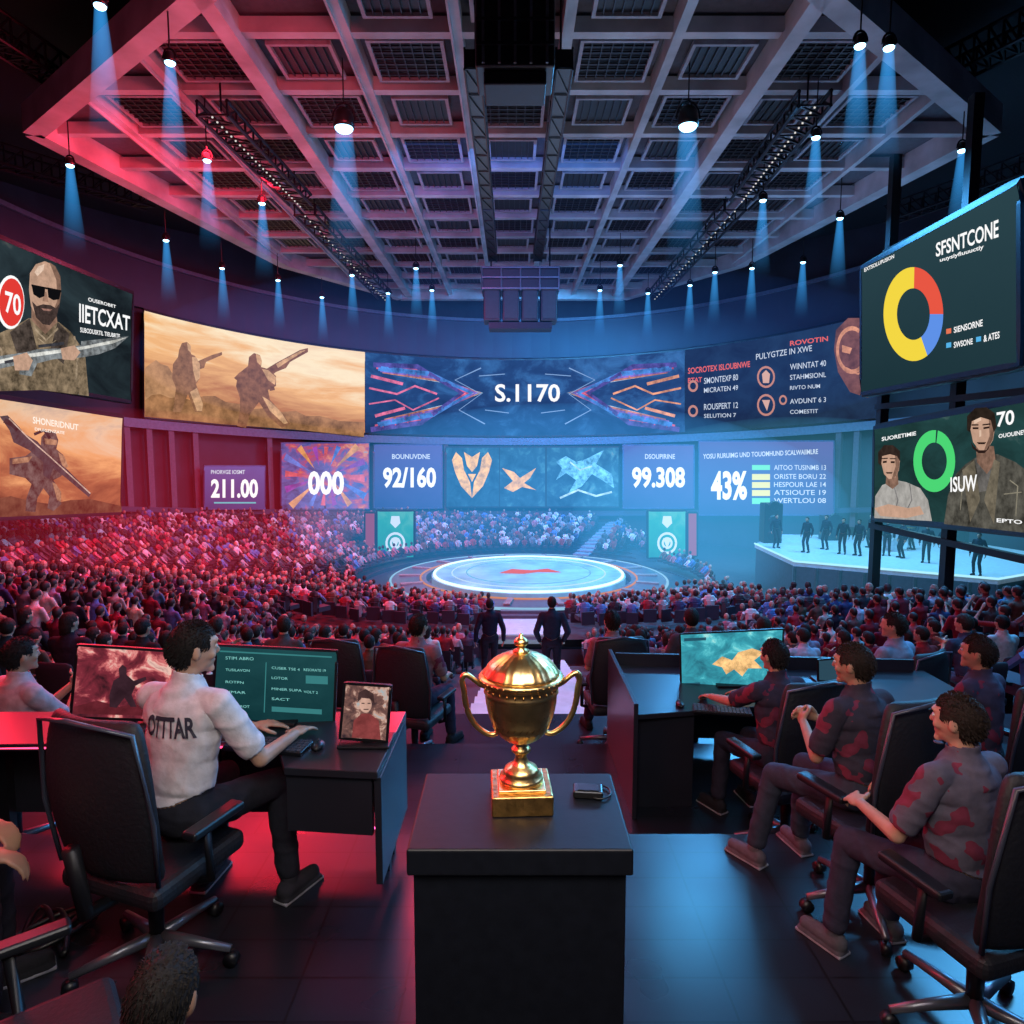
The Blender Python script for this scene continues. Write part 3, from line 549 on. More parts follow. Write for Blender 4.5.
art(t,S,[[(-40,366),(-6,356),(22,352),(34,349),(60,348),(78,345),(78,341),(126,336),(112,348),(96,354),(80,357),(50,359),(34,363),(28,376),(16,374),(16,364),(-6,369),(-40,380)]],pm((.22,.24,.25),.9,3,.3,1.6),.14,'picture_gun'); art(t,S,[[(-40,367),(20,354),(80,346),(124,337),(110,343),(80,349),(20,358),(-40,371)]],pm((.75,.75,.7),.9,3),.17,'picture_gun_edge'); art(t,S,[strip([(34,346),(60,343)],3),strip([(0,362),(10,360)],3)],pm((.05,.05,.06),.9,3),.18,'picture_scope'); art(t,S,[[(8,356),(22,352),(28,360),(24,370),(10,370)]],SKN,.2,'picture_hand'); art(t,S,[[(56,348),(70,345),(76,352),(70,360),(58,359)]],SKN,.2,'picture_hand')
art(t,S,[ell(8,302,14,27)],W1,.1,'picture_badge'); art(t,S,[ell(8,302,12.5,24)],RD,.14,'picture_badge'); text(t,S,'70',((0,290),(16,295),(16,316),(0,312)),W1,.2); text(t,S,['IIETCXAT','SUBODUSRTIL TIEUBRTE','OUSEROBET'],[((77,303),(128,316),(128,331),(77,322)),((78,327),(118,334),(118,338),(78,332)),((86,297),(114,305),(114,308),(86,301))],W1,.1)
q=((-70,386),(123,417),(121,513),(-70,521)); S=flat(q,23.2,34); M=emat('orange_war_picture',[(0,(.08,.03,.02)),(.3,(.45,.15,.07)),(.55,(.9,.42,.18)),(.8,(.9,.6,.4)),(1,(.55,.4,.35))],.1,.65,.6,2.4,.9,.08,1,1,10)
t=screen('side_screen','lower left wall screen with an armoured soldier aiming a rifle in orange smoke','screen',S,q,M,.12,.35,FR)
art(t,S,[[(-40,505),(-10,500),(10,496),(30,501),(50,504),(70,500),(90,499),(121,506),(121,512),(-70,520)]],pm((.16,.07,.04),.8,1,.4,1.7),.03,'picture_ground')
art(t,S,[[(40,437),(46,430),(54,432),(57,440),(55,449),(62,455),(66,466),(60,476),(52,480),(58,490),(60,504),(52,511),(46,508),(48,496),(42,488),(36,498),(34,512),(24,511),(25,498),(30,484),(24,478),(8,474),(8,458),(24,456),(32,450),(39,448)]],pm((.1,.075,.07),.9,3,.3,1.9),.06,name='picture_soldier'); art(t,S,[[(42,438),(55,440),(54,445),(43,444)],[(56,452),(62,456),(66,466),(62,470),(58,460)],[(50,482),(54,484),(59,492),(59,502),(55,500)],[(10,459),(24,457),(30,456),(26,462),(10,464)]],pm((.5,.27,.16),.8,3,.4,1.4),.1,'picture_highlight')
art(t,S,[[(-4,416),(4,415),(14,425),(22,434),(34,441),(46,455),(64,469),(88,493),(86,497),(62,477),(50,468),(46,479),(40,475),(40,462),(26,450),(10,442),(6,430)]],pm((.06,.06,.07),.9,3),.14,'picture_rifle'); art(t,S,[strip([(14,429),(8,424),(0,420)],5),strip([(30,434),(40,430),(46,438)],3)],pm((.03,.03,.035),.9,3),.17,'picture_scope'); art(t,S,[strip([(4,418),(22,436),(46,457),(86,493)],1.2)],pm((.7,.5,.4),.9,3),.2,'picture_rifle_edge')
text(t,S,['SHONERIDNUT','DFUIGENZATE'],[((28,416),(74,424),(74,430),(28,423)),((30,427),(60,431),(60,434),(30,430))],em((1,.92,.8),1),.2)
q=((861,268),(1019,181),(1019,364),(861,394)); S=flat(q,25,17); M=emat('slate_screen',[(0,(.012,.035,.045)),(1,(.025,.06,.075))],.2,.8,.1,2,.95)
t=screen('hanging_screen','large upper right screen with a yellow, red and blue ring chart','screen',S,q,M,.1,.4,FR); 
YE=em((.95,.72,.06),.95)
art(t,S,[arc(915,314,30,47,.55,62,272,30)],YE,.05,'ring_chart'); art(t,S,[arc(915,314,30,47,.55,272,360,16)],em((.85,.1,.06),.95),.05,'ring_chart'); art(t,S,[arc(915,314,30,47,.55,0,62,12)],em((.12,.3,.85),.95),.05,'ring_chart')
text(t,S,['SFSNTCONE','uuysiyfiuuuctiy'],[((938,243),(1001,219),(1001,237),(938,257)),((942,258),(986,244),(986,250),(942,263))],W1,.06); text(t,S,'EXTSOLUPUSION',((866,268),(896,254),(896,258),(866,272)),W1,.06)
art(t,S,[[(948,329),(953,328),(953,333),(948,334)]],em((.9,.2,.1),.9),.05,'legend_mark'); art(t,S,[[(948,343),(953,342),(953,347),(948,348)],[(978,337),(983,336),(983,341),(978,342)]],em((.1,.5,.9),.9),.05,'legend_mark')
text(t,S,['SIENSORNE','SWSONE','& ATES'],[((956,327),(985,319),(985,326),(956,333)),((956,342),(975,338),(975,344),(956,348)),((986,335),(1002,331),(1002,338),(986,342))],W1,.06)
q=((874,428),(1060,393),(1060,536),(873,518)); S=flat(q,25,15.6); M=emat('dark_green_picture',[(0,(.008,.02,.02)),(.6,(.02,.07,.07)),(1,(.22,.32,.3))],.1,.1,.6,3,.85,.3,1.5,1,10)
t=screen('hanging_screen','lower right screen with two men and a green ring chart','screen',S,q,M,.1,.4,FR)
art(t,S,[arc(936,461,21,31,.6,-80,275,36)],em((.08,.75,.2),.9),.05,'ring_chart')
SK=pm((.62,.38,.27),.9,3,.85,1.12); SD=pm((.3,.17,.12),.8,3); HL=pm((.85,.6,.45),.9,3,.9,1.1)
art(t,S,[[(876,518),(877,496),(884,485),(898,480),(908,482),(922,488),(930,500),(934,521)]],pm((.5,.48,.45),.85,2.5,.7,1.15),.06,'picture_shirt'); art(t,S,[strip([(896,486),(900,500),(896,516)],1),strip([(912,484),(914,500),(908,512)],1)],pm((.25,.24,.24),.8,3),.07,'picture_crease'); art(t,S,[[(889,472),(900,472),(901,484),(895,489),(888,484)]],SD,.08,'picture_neck'); art(t,S,[[(884,462),(886,452),(893,448),(900,451),(903,460),(902,470),(898,478),(892,479),(887,474)]],SK,.1,'picture_head'); art(t,S,[[(898,452),(903,460),(902,470),(898,478),(895,479),(899,466)]],SD,.11,'picture_shade'); art(t,S,[[(878,508),(892,504),(912,508),(924,506),(928,514),(910,518),(884,516)]],SK,.12,'picture_arm')
art(t,S,[[(882,463),(882,452),(888,445),(897,445),(904,451),(904,461),(901,456),(894,454),(886,456),(885,466)]],pm((.04,.025,.02),.8,3),.13,'picture_hair'); art(t,S,[[(887,461),(891,460.5),(891,462.5),(887,463)],[(895,461),(899,461),(899,463),(895,463)],[(890,472),(897,472),(896,473.5),(891,473.5)],[(886,458),(892,457.5),(892,458.7),(886,459)],[(894,458),(900,458),(900,459),(894,459)]],em((.03,.015,.012),.8),.14,'picture_feature')
art(t,S,[[(946,524),(950,496),(958,474),(968,464),(980,456),(1000,454),(1018,462),(1034,474),(1040,534)]],pm((.09,.085,.07),.9,2.5,.3,1.6),.06,'picture_jacket'); art(t,S,[[(978,458),(998,456),(994,490),(982,492)]],pm((.16,.15,.14),.8,3),.07,'picture_undershirt'); art(t,S,[[(979,446),(997,446),(999,462),(990,474),(980,462)]],SD,.08,'picture_neck'); art(t,S,[[(974,428),(976,417),(986,412),(996,416),(999,428),(997,440),(991,450),(984,451),(977,442)]],SK,.1,'picture_head')
art(t,S,[[(993,415),(999,428),(997,440),(991,450),(988,451),(994,436)]],SD,.11,'picture_shade'); art(t,S,[[(978,418),(985,415),(986,420),(979,424)],[(984,430),(986,430),(986,436),(984,437)]],HL,.12,'picture_highlight')
art(t,S,[[(972,430),(972,416),(980,408),(992,407),(1000,413),(1002,427),(999,432),(996,420),(986,417),(977,421),(975,432)]],pm((.03,.02,.015),.8,3),.13,'picture_hair')
art(t,S,[[(978,427),(984,427),(984,429),(978,429)],[(989,427),(995,426),(995,428),(989,429)],[(982,442),(992,442),(990,444),(984,444)],[(977,424),(984,424),(984,425.3),(977,425.5)],[(988,424),(996,423),(996,424.5),(988,425.3)],[(976,441),(979,446),(984,450),(992,450),(996,443),(994,449),(990,453),(984,453),(978,448)]],em((.03,.015,.012),.8),.14,'picture_feature')
art(t,S,[[(966,470),(978,460),(984,500),(974,522)],[(1004,462),(998,459),(988,500),(998,524)]],pm((.2,.17,.12),.8,3),.1,'picture_lapel'); art(t,S,[strip([(958,482),(966,486),(964,510)],1),strip([(1014,480),(1022,486),(1020,516)],1.2),strip([(1008,494),(1026,492)],1)],pm((.3,.27,.2),.8,3),.1,'picture_seam')
text(t,S,['ISUW','SUORETIMIE','OUOUINEWT','70','EPTO'],[((957,477),(984,474),(984,491),(957,492)),((887,437),(922,431),(922,435),(887,441)),((1006,434),(1040,428),(1040,433),(1006,438)),((1004,412),(1022,409),(1022,424),(1004,427)),((1004,518),(1030,520),(1030,524),(1004,522))],W1,.18)
t=thing('screen_support','dark steel support posts behind the two right screens','support frame',(13.6,21,-3))
for y in(16.9,21,25.2): MB().beam((13.6,y,-3.9),(13.6,y,12.3),.3,.3).build('post',DARK,t,world=True)
for z in(3.5,-.9,9): MB().beam((13.5,16,z),(13.5,25.4,z),.2,.2).build('crossbar',DARK,t,world=True)
# ---------------------------------------------------------------- round stage, banners, aisles
t=thing('round_stage','round lit arena stage with glowing pale blue top','stage',(CX,CY,-5.55))
DM=mat('stage_deck',(.12,.13,.17),.3); MB().lathe([(7.5,0),(7.5,.45),(5.6,.5),(5.6,.1)],n=96).build('outer_deck',DM,t)
MB().lathe([(5.3,.1),(5.3,.62),(5.0,.7),(0.01,.7)],n=96).build('inner_disc',mat('stage_top',(.25,.5,.65),.25,emit=.3,scale=.8,var=.6),t)
def ring(r,z,w,m,nm): MB().tube([(r*cos(a),r*sin(a),z) for a in np.linspace(0,2*pi,96,endpoint=False)],w,6,True).build(nm,m,t)
ring(7.5,.42,.07,em((.35,.65,.9),.8),'rim_light'); ring(5.15,.68,.08,em((.6,.9,1),1.6),'rim_light'); ring(3.4,.7,.04,em((.2,.5,.7),1),'marking_ring'); ring(4.2,.7,.03,em((.6,.8,.9),1),'marking_ring'); ring(5.9,.52,.05,em((.9,.35,.2),.7),'marking_ring')
g=MB(); [g.box((6.5*cos(a),6.5*sin(a),.52),(1.2,.3,.08),rz=a) for a in np.arange(0,6.28,.35)]; g.build('deck_panel',mat('deck_panel',(.3,.25,.25),.5),t)
g=MB(); g.add([(x,y,.725) for x,y in((-1.6,-.5),(-.9,.7),(.2,.3),(1.1,.8),(1.8,-.3),(.5,-.2),(-.3,-.7))],[tuple(range(7))]); g.build('emblem',em((.85,.12,.1),.9),t)
for k in range(3): MB().box((-.2,-7.6-.35*k,.35-.12*k),(2.4,.35,.12)).build('step',DM,t)
PATH=mat('aisle_carpet_pale_glow',(.4,.5,.62),.6,emit=.28)  # carpet has its own glow, added to brighten the aisle
g=MB(); y=28.6
while y>7.4: z=gz(ax(y),y-.3); g.box((ax(y),y,z-.1),(1.3+.04*y,.85,.3)); y-=.85
tag(g.build('aisle_stairs',PATH),'pale glowing straight aisle running from the desks down to the round stage','aisle')
g=MB(); 
for k in range(11): r=9.6+.85*k; a=atan2(4.9,11); g.box((CX+r*sin(a),CY+r*cos(a),gz(CX+r*sin(a),CY+r*cos(a))-.05),(1.1,.8,.3),rz=-a)
tag(g.build('aisle_stairs',mat('stairs_pale',(.3,.34,.42),.6)),'pale stairs climbing the stand behind the round stage','stairs')
for s,q,c in((-1,(377,511,414,558),'left'),(1,(648,511,686,558),'right')):
    S=plane(V((0,44,0)),V((0,1,0))); M=emat('green_banner_'+c,[(0,(.02,.25,.28)),(.5,(.04,.45,.38)),(1,(.25,.7,.55))],.1,.4,.3,3,.7,.2)
    t=screen('banner_display','upright green display with round white emblem, %s of the stage'%c,'banner',S,q,M,.06,.25); cx=(q[0]+q[2])/2
    art(t,S,[arc(cx,543,10,11,.78,0,359),arc(cx,543,5.5,6,.6,0,359),[(cx-4,538),(cx+4,538),(cx,549)]],WL,.05,'emblem'); art(t,S,[[(cx-4,516),(cx+4,516),(cx+5,523),(cx,528),(cx-5,523)]],WL,.05,'crest')
    q2=(365,513,375,556) if s<0 else (688,513,697,556); t=screen('banner_display','narrow red display beside the green banner, %s of the stage'%c,'banner',S,q2,em((.45,.05,.1),.6),.05,.25)
t=thing('performance_stage','raised pale blue side stage at the right under the screens','stage',(16,32,-5.5))
pg=[(13.3,36.9),(13.1,31.2),(19.6,27),(27,31),(25,40),(16,41)]
def prism(pts,z0,z1): n=len(pts); return MB().add([(x,y,z) for z in(z0,z1) for x,y in pts],[tuple(range(n-1,-1,-1)),tuple(range(n,2*n))]+[(i,(i+1)%n,(i+1)%n+n,i+n) for i in range(n)])
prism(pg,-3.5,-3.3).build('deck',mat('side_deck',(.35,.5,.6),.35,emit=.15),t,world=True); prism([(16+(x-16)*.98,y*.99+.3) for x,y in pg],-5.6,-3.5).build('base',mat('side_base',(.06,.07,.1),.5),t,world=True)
for i in(0,1,2): MB().tube([V((*pg[i],-3.27)),V((*pg[(i+1)],-3.27))],.05,6).build('edge_light',em((.4,.8,.95),1.1),t,world=True)
for i in range(9): a=V((*pg[1],0)).lerp(V((*pg[2],0)),i/8); MB().box((a.x,a.y-.02,-4.4),(.1,.1,1.8)).build('fascia_post',GREY,t,world=True)
for i,(x,y,h) in enumerate(((14.4,37.6,2.2),(24,36.5,2.4),(18.2,38.6,1.4),(21.5,38,1.3))):
    t=thing('speaker_stack','black speaker stack at back of the side stage, %s from left'%('first','fourth','second','third')[i],'speaker',(x,y,-3.3),group='side stage speakers'); MB().box((0,0,h/2),(1,.8,h)).build('cabinet',BLK,t,bev=.04); [MB().cone((0,-.41,k),(0,-.45,k),.32,.25,16).build('speaker_cone',DARK,t) for k in np.arange(.45,h,.8)]
t=thing('drum_kit','drum kit in the middle of the side stage','drum kit',(19.5,34.5,-3.3)); MB().cone((0,-.3,.35),(0,.3,.35),.35,.35,20).build('bass_drum',mat('drum_shell',(.5,.5,.55),.3),t)
for x,y,r,z in((-.5,.2,.2,.75),(.5,.2,.2,.75),(-.25,-.1,.16,.9),(.25,-.1,.16,.9)): MB().cone((x,y,z-.25),(x,y,z),r,r,16).build('drum',mat('drum_shell',(.5,.5,.55),.3),t); 
for x in(-.8,.8): MB().cone((x,0,1.2),(x,0,1.23),.28,.05,16).build('cymbal',GOLD,t); MB().tube([(x,0,0),(x,0,1.2)],.02,5).build('stand',GREY,t)
# ---------------------------------------------------------------- podium + trophy
t=thing('podium','tall black podium block carrying the gold trophy','podium',(.02,1.88,0)); a=atz(406,850,1.1);b=atz(634,850,1.1);c=atz(432,773,1.1)
w=b.x-a.x; cxp=(a.x+b.x)/2; dp=c.y-a.y; t.location=(cxp,a.y+dp/2,0)
PM=mat('podium_black',(.007,.009,.015),.45,bump=.05,scale=30,spec=.3)
MB().box((0,0,.515),(w-.03,dp-.03,1.03)).build('body',PM,t,bev=.004); MB().box((0,0,1.065),(w,dp,.07)).build('top',PM,t,bev=.006); MB().box((0,0,1.026),(w-.05,dp-.05,.01)).build('shadow_gap',BLK,t)
p=atz(521,803,1.1); t=thing('trophy','large ornate gold trophy cup with two handles and domed lid','trophy',(p.x,p.y+.01,1.1),rz=.05)
G2=mat('gold_dark',(.8,.46,.15),.33,1,var=.45,scale=40,bump=.5)
MB().box((0,0,.028),(.168,.168,.056)).build('plinth',G2,t,bev=.005); MB().box((0,0,.06),(.13,.13,.01)).build('plinth_cap',GOLD,t,bev=.003)
MB().lathe([(.005,.064),(.06,.064),(.062,.07),(.06,.078),(.048,.084),(.05,.09),(.045,.1),(.032,.107),(.022,.116),(.017,.128),(.0155,.138),(.02,.143),(.027,.15),(.027,.156),(.02,.162),(.016,.167),(.019,.173),(.005,.174)],n=48).build('stem',GOLD,t,True)
MB().lathe([(.005,.172),(.02,.174),(.042,.184),(.062,.2),(.074,.217),(.076,.221)],n=96,flute=.02,fn=18).build('lower_bowl',GOLD,t,True)
MB().lathe([(.074,.219),(.08,.223),(.079,.228),(.087,.245),(.093,.265),(.098,.29),(.1,.312),(.1,.318),(.104,.322),(.1,.327),(.102,.345),(.105,.352),(.115,.356),(.117,.362),(.115,.368),(.1,.37)],n=64).build('cup_body',GOLD,t,True)
g=MB()
for i in range(30): a=2*pi*i/30; g.tube([((.081+.0155*sin(k/6*1.4))*cos(a+.1*sin(k)),(.081+.0155*sin(k/6*1.4))*sin(a+.1*sin(k)),.232+.06*k/6) for k in range(7)],.0013,5)
for i in range(40): a=2*pi*i/40; g.sph((.116*cos(a),.116*sin(a),.362),(.0035,.0035,.0035),6,4)
for i in range(28): a=2*pi*i/28; g.sph((.101*cos(a),.101*sin(a),.336),(.003,.005,.005),6,4)
g.build('relief_ornament',G2,t,True)
MB().lathe([(.1,.368),(.106,.371),(.106,.376),(.1,.382),(.095,.392),(.086,.402),(.072,.413),(.052,.423),(.035,.43),(.02,.434)],n=96,flute=.012,fn=24).build('lid',GOLD,t,True)
MB().lathe([(.022,.432),(.024,.436),(.012,.442),(.01,.448),(.019,.455),(.021,.462),(.014,.47),(.006,.475),(.006,.481),(.001,.485)],n=32).build('finial',GOLD,t,True)
for s in(-1,1):
    pts=[(.1,.335),(.116,.343),(.138,.362),(.155,.37),(.163,.354),(.158,.325),(.154,.29),(.142,.25),(.12,.218),(.09,.198),(.07,.2),(.066,.212)]
    P=[]
    for i in range(len(pts)-1):
        p0=pts[max(i-1,0)];p1=pts[i];p2=pts[i+1];p3=pts[min(i+2,len(pts)-1)]
        for k in range(4):
            u=k/4; P.append(tuple(.5*((2*p1[j])+(-p0[j]+p2[j])*u+(2*p0[j]-5*p1[j]+4*p2[j]-p3[j])*u*u+(-p0[j]+3*p1[j]-3*p2[j]+p3[j])*u**3) for j in(0,1)))
    P.append(pts[-1]); g=MB().tube([(s*x,0,z) for x,z in P],[.0065+.002*sin(i/len(P)*pi) for i in range(len(P))],10); g.build('handle',GOLD,t,True)
p=atz(588,795,1.1); t=thing('pocket_device','small black pocket device with thin cord on the podium','device',(p.x,p.y,1.1),rz=-.1)
MB().box((0,0,.012),(.085,.055,.022)).build('body',mat('gloss_black',(.01,.01,.012),.25),t,bev=.006); MB().box((0,-.002,.024),(.06,.034,.002)).build('glass_panel',mat('gloss_glass',(.01,.012,.018),.3),t); MB().tube([(.03+.035*cos(a)*1.0,.01+.04*sin(a),.006) for a in np.linspace(-2.2,2.2,16)],.003,6).build('cord',BLK,t,True)
# ---------------------------------------------------------------- desks
def desk(label,top,z0,z,panels,legs,loc):
    t=thing('desk',label,'desk',loc); q=prism(top,z-.035,z); q.build('tabletop',DESK,t,world=True,bev=.005)
    for (p0,p1,a,b) in panels: MB().beam((*p0,(a+b)/2),(*p1,(a+b)/2),.03,b-a).build('panel',DESK,t,world=True,bev=.003)
    for x,y in legs: MB().box((x,y,(z0+z-.035)/2),(.05,.05,z-.035-z0)).build('leg',DARK,t,world=True)
    return t
t=desk('long L-shaped black desk at the left with red light beneath',[(-2.75,3.02),(-1.1,3.06),(-.98,2.8),(-.57,2.76),(-.55,3.42),(-2.75,3.42)],0,.72,[((-.575,2.78),(-.565,3.41),.2,.685),((-.98,2.84),(-.6,2.8),.42,.685),((-2.6,3.38),(-.6,3.38),.2,.685),((-1.5,3.1),(-1.5,3.36),.1,.685),((-2.72,3.05),(-2.72,3.4),.05,.685)],[(-.63,3.2),(-.63,3.34),(-2.6,3.1),(-2.6,3.34),(-1.5,3.34)],(-1.6,3.1,0))
MB().tube([(-2.5,3.35,.66),(-.62,3.35,.66)],.008,6).build('light_strip',em((1,.05,.12),7),t,world=True); MB().tube([(-.94,2.86,.43),(-.6,2.83,.43)],.006,6).build('light_strip',em((1,.1,.4),5),t,world=True); MB().tube([(-2.7,3.03,.7),(-1.12,3.045,.7)],.005,6).build('light_strip',em((1,.05,.15),4),t,world=True)
t=desk('black desk at the right with tall end panel facing the aisle',[(.84,4.4),(1.7,4.55),(3.3,4.55),(3.3,5.3),(.84,5.5)],-.4,.3,[((.82,4.34),(.82,5.55),-.4,.4),((.85,4.5),(1.25,4.52),-.4,.26),((.85,5.45),(3.2,5.28),-.3,.4),((1.25,4.55),(1.25,5.2),-.4,.26)],[(3.2,4.65),(3.2,5.2)],(1.6,4.9,-.4))
MB().tube([(.9,5.4,.24),(3.1,5.22,.24)],.008,6).build('light_strip',em((.1,.5,1),3),t,world=True)
def monitor(label,q,dl,dr,m,zt,name='monitor'):
    S=flat(q,dl,dr); t=thing(name,label,'monitor',S(*bil(q,.5,0))); t.location.z=zt
    panel(t,S,q,m,lift=.004); e=[(i/8,0) for i in range(8)]+[(1,i/6) for i in range(6)]+[(1-i/8,1) for i in range(8)]+[(0,1-i/6) for i in range(6)]
    MB().tube([S(*bil(q,u,v),0) for u,v in e],.009,4,True).build('bezel',BLK,t,world=True)
    n=S.n; g=MB(); c=[S(*bil(q,u,v),-.003) for u,v in((0,0),(1,0),(1,1),(0,1))]; g.add(c+[p-n*.025 for p in c],[(0,1,2,3),(7,6,5,4),(0,4,5,1),(1,5,6,2),(2,6,7,3),(3,7,4,0)]); g.build('back_shell',BLK,t,world=True)
    p=S(*bil(q,.5,.25),-.045); g=MB().beam(p,(p.x,p.y,zt+.01),.05,.02); g.build('stand_neck',DARK,t,world=True); MB().box((p.x,p.y-.01,zt+.008),(.24,.17,.014)).build('stand_base',DARK,t,bev=.006,world=True); return t,S
M=emat('red_game_monitor',[(0,(.03,.01,.015)),(.45,(.25,.03,.05)),(.62,(.8,.2,.2)),(.75,(1,.65,.55)),(1,(.3,.05,.08))],.1,.1,1.0,3,.85,.35,1.4,1,9)
t,S=monitor('left monitor with red game picture on the left desk',((78,645),(188,652),(184,721),(71,717)),3.15,3.3,M,.72)
art(t,S,[[(74,706),(98,700),(120,706),(150,700),(178,704),(180,716),(74,713)]],pm((.15,.02,.03),.8,8),.008,'picture_ground'); art(t,S,[[(110,694),(114,680),(120,676),(119,668),(123,664),(127,667),(127,674),(134,680),(146,676),(147,679),(136,685),(132,694),(137,706),(131,706),(125,697),(117,707),(110,706)]],pm((.05,.02,.03),.8,8),.01,'picture_figure')
M=emat('dark_green_code_monitor',[(0,(.004,.03,.036)),(1,(.018,.085,.095))],.1,.5,.3,3,.95,.1)
t,S=monitor('monitor with dark teal window of text, middle of the left desk',((217,645),(337,651),(334,727),(212,718)),3.25,3.3,M,.72)
TX=em((.3,.8,.76),.8); text(t,S,['STIM ABRO','TUSILAVON','ROTPN','NMAR','CUSER TSE 4','LOTOR','MINER SUPA','SACT','INTER ROT','RESORATE 19','VOLT 2'],[((226,656),(254,657),(254,660),(226,659)),((226,668),(250,669),(250,671.5),(226,670.5)),((226,680),(244,681),(244,683.5),(226,682.5)),((226,690),(246,691),(246,693.5),(226,692.5)),((272,666),(300,668),(300,670.5),(272,668.5)),((272,676),(288,677),(288,679.5),(272,678.5)),((272,687),(302,689),(302,691.5),(272,689.5)),((272,697),(290,698),(290,700.5),(272,699.5)),((226,704),(250,705),(250,707.5),(226,706.5)),((304,668),(326,669),(326,671.5),(304,670.5)),((304,690),(318,691),(318,693.5),(304,692.5))],TX,.006,0.0)
art(t,S,[[(266,662),(267,662),(265,712),(264,712)],[(220,650),(332,656),(332,657.5),(220,651.5)],[(306,675),(328,676),(328,684),(306,683)],[(272,706),(322,709),(322,714),(272,711)]],em((.05,.25,.26),.8),.006,'picture_panel')
M=emat('portrait_picture',[(0,(.03,.02,.03)),(.5,(.25,.12,.1)),(.65,(.75,.45,.35)),(1,(.3,.6,.7))],.1,.1,1,4,.8,.35,1,1.3,9)
t,S=monitor('small upright tablet screen with portrait art at desk corner',((345,683),(391,686),(387,741),(340,738)),3.02,3.02,M,.72,'tablet_screen')
art(t,S,[[(352,737),(354,720),(362,713),(370,713),(379,720),(381,739)]],pm((.3,.06,.06),.8,12),.006,'picture_robe'); art(t,S,[ell(366,704,6,8)],pm((.75,.45,.35),.8,20,.8,1.2),.008,'picture_figure'); art(t,S,[[(358,702),(359,692),(366,688),(374,693),(375,704),(371,698),(362,697)],[(362,702),(365,702),(365,703),(362,703)],[(368,702),(371,702),(371,703),(368,703)],[(364,708),(369,708),(369,709),(364,709)]],pm((.06,.03,.03),1,20),.01,'picture_hair')
M=emat('cyan_map_monitor',[(0,(.02,.12,.18)),(.45,(.05,.4,.5)),(.6,(.14,.68,.75)),(.75,(.5,.9,.85)),(1,(.8,.95,.9))],.1,.1,.7,3.5,.9,.3,1.5,1,9)
t,S=monitor('monitor with bright cyan game map on the right desk',((680,634),(783,629),(782,684),(681,691)),5.02,4.9,M,.3)
art(t,S,[[(712,664),(722,656),(732,660),(738,652),(752,648),(764,652),(754,660),(762,668),(748,668),(742,676),(734,669),(726,674),(722,667)]],pm((1,.6,.25),.9,12,.4,1.5),.008,'picture_island'); art(t,S,[[(683,683),(700,682),(700,687),(683,688)],[(758,680),(780,678),(780,682),(758,684)],[(684,638),(706,637),(706,640),(684,641)]],em((.02,.1,.15),.9),.008,'picture_panel')
t,S=monitor('small dark monitor at the far right of the right desk',((818,660),(842,658),(842,684),(818,686)),5.05,5.0,em((.03,.08,.12),.8),.3)
def keyboard(label,p,rz,z):
    t=thing('keyboard',label,'keyboard',(p.x,p.y,z),rz); MB().box((0,0,.01),(.38,.13,.018)).build('body',BLK,t,bev=.004); g=MB()
    for i in range(15):
        for j in range(5): g.box((-.175+.025*i,-.05+.025*j,.022),(.02,.02,.008))
    g.build('keycaps',mat('keycap',(.06,.06,.08),.4),t)
keyboard('black keyboard under the hands of the man in white shirt',atz(268,748,.72),-.15,.72); keyboard('black keyboard on the left end of the left desk',atz(110,737,.72),.1,.72); keyboard('black keyboard before the cyan monitor on right desk',atz(722,712,.3),-.2,.3)
def mouse(label,p,z): t=thing('computer_mouse',label,'mouse',(p.x,p.y,z)); MB().sph((0,0,.012),(.03,.05,.02)).build('body',BLK,t,True); MB().box((0,.02,.031),(.004,.016,.006)).build('scroll_wheel',GREY,t)
mouse('dark computer mouse at the left end of left desk',atz(68,734,.72),.72); mouse('dark computer mouse left of the right-hand keyboard',atz(680,706,.3),.3); mouse('dark computer mouse before the teal text monitor',atz(318,748,.72),.72)
g=MB(); g.tube([(-1.97+.12*cos(a*1.7)*(1+.3*sin(a)),2.7+.13*sin(a*2.3),.03+.012*sin(a*3)+.02) for a in np.linspace(0,16,120)],.012,6); tag(g.build('cable_bundle',BLK,None,True),'tangled black cables on floor beneath the left desk','cable')
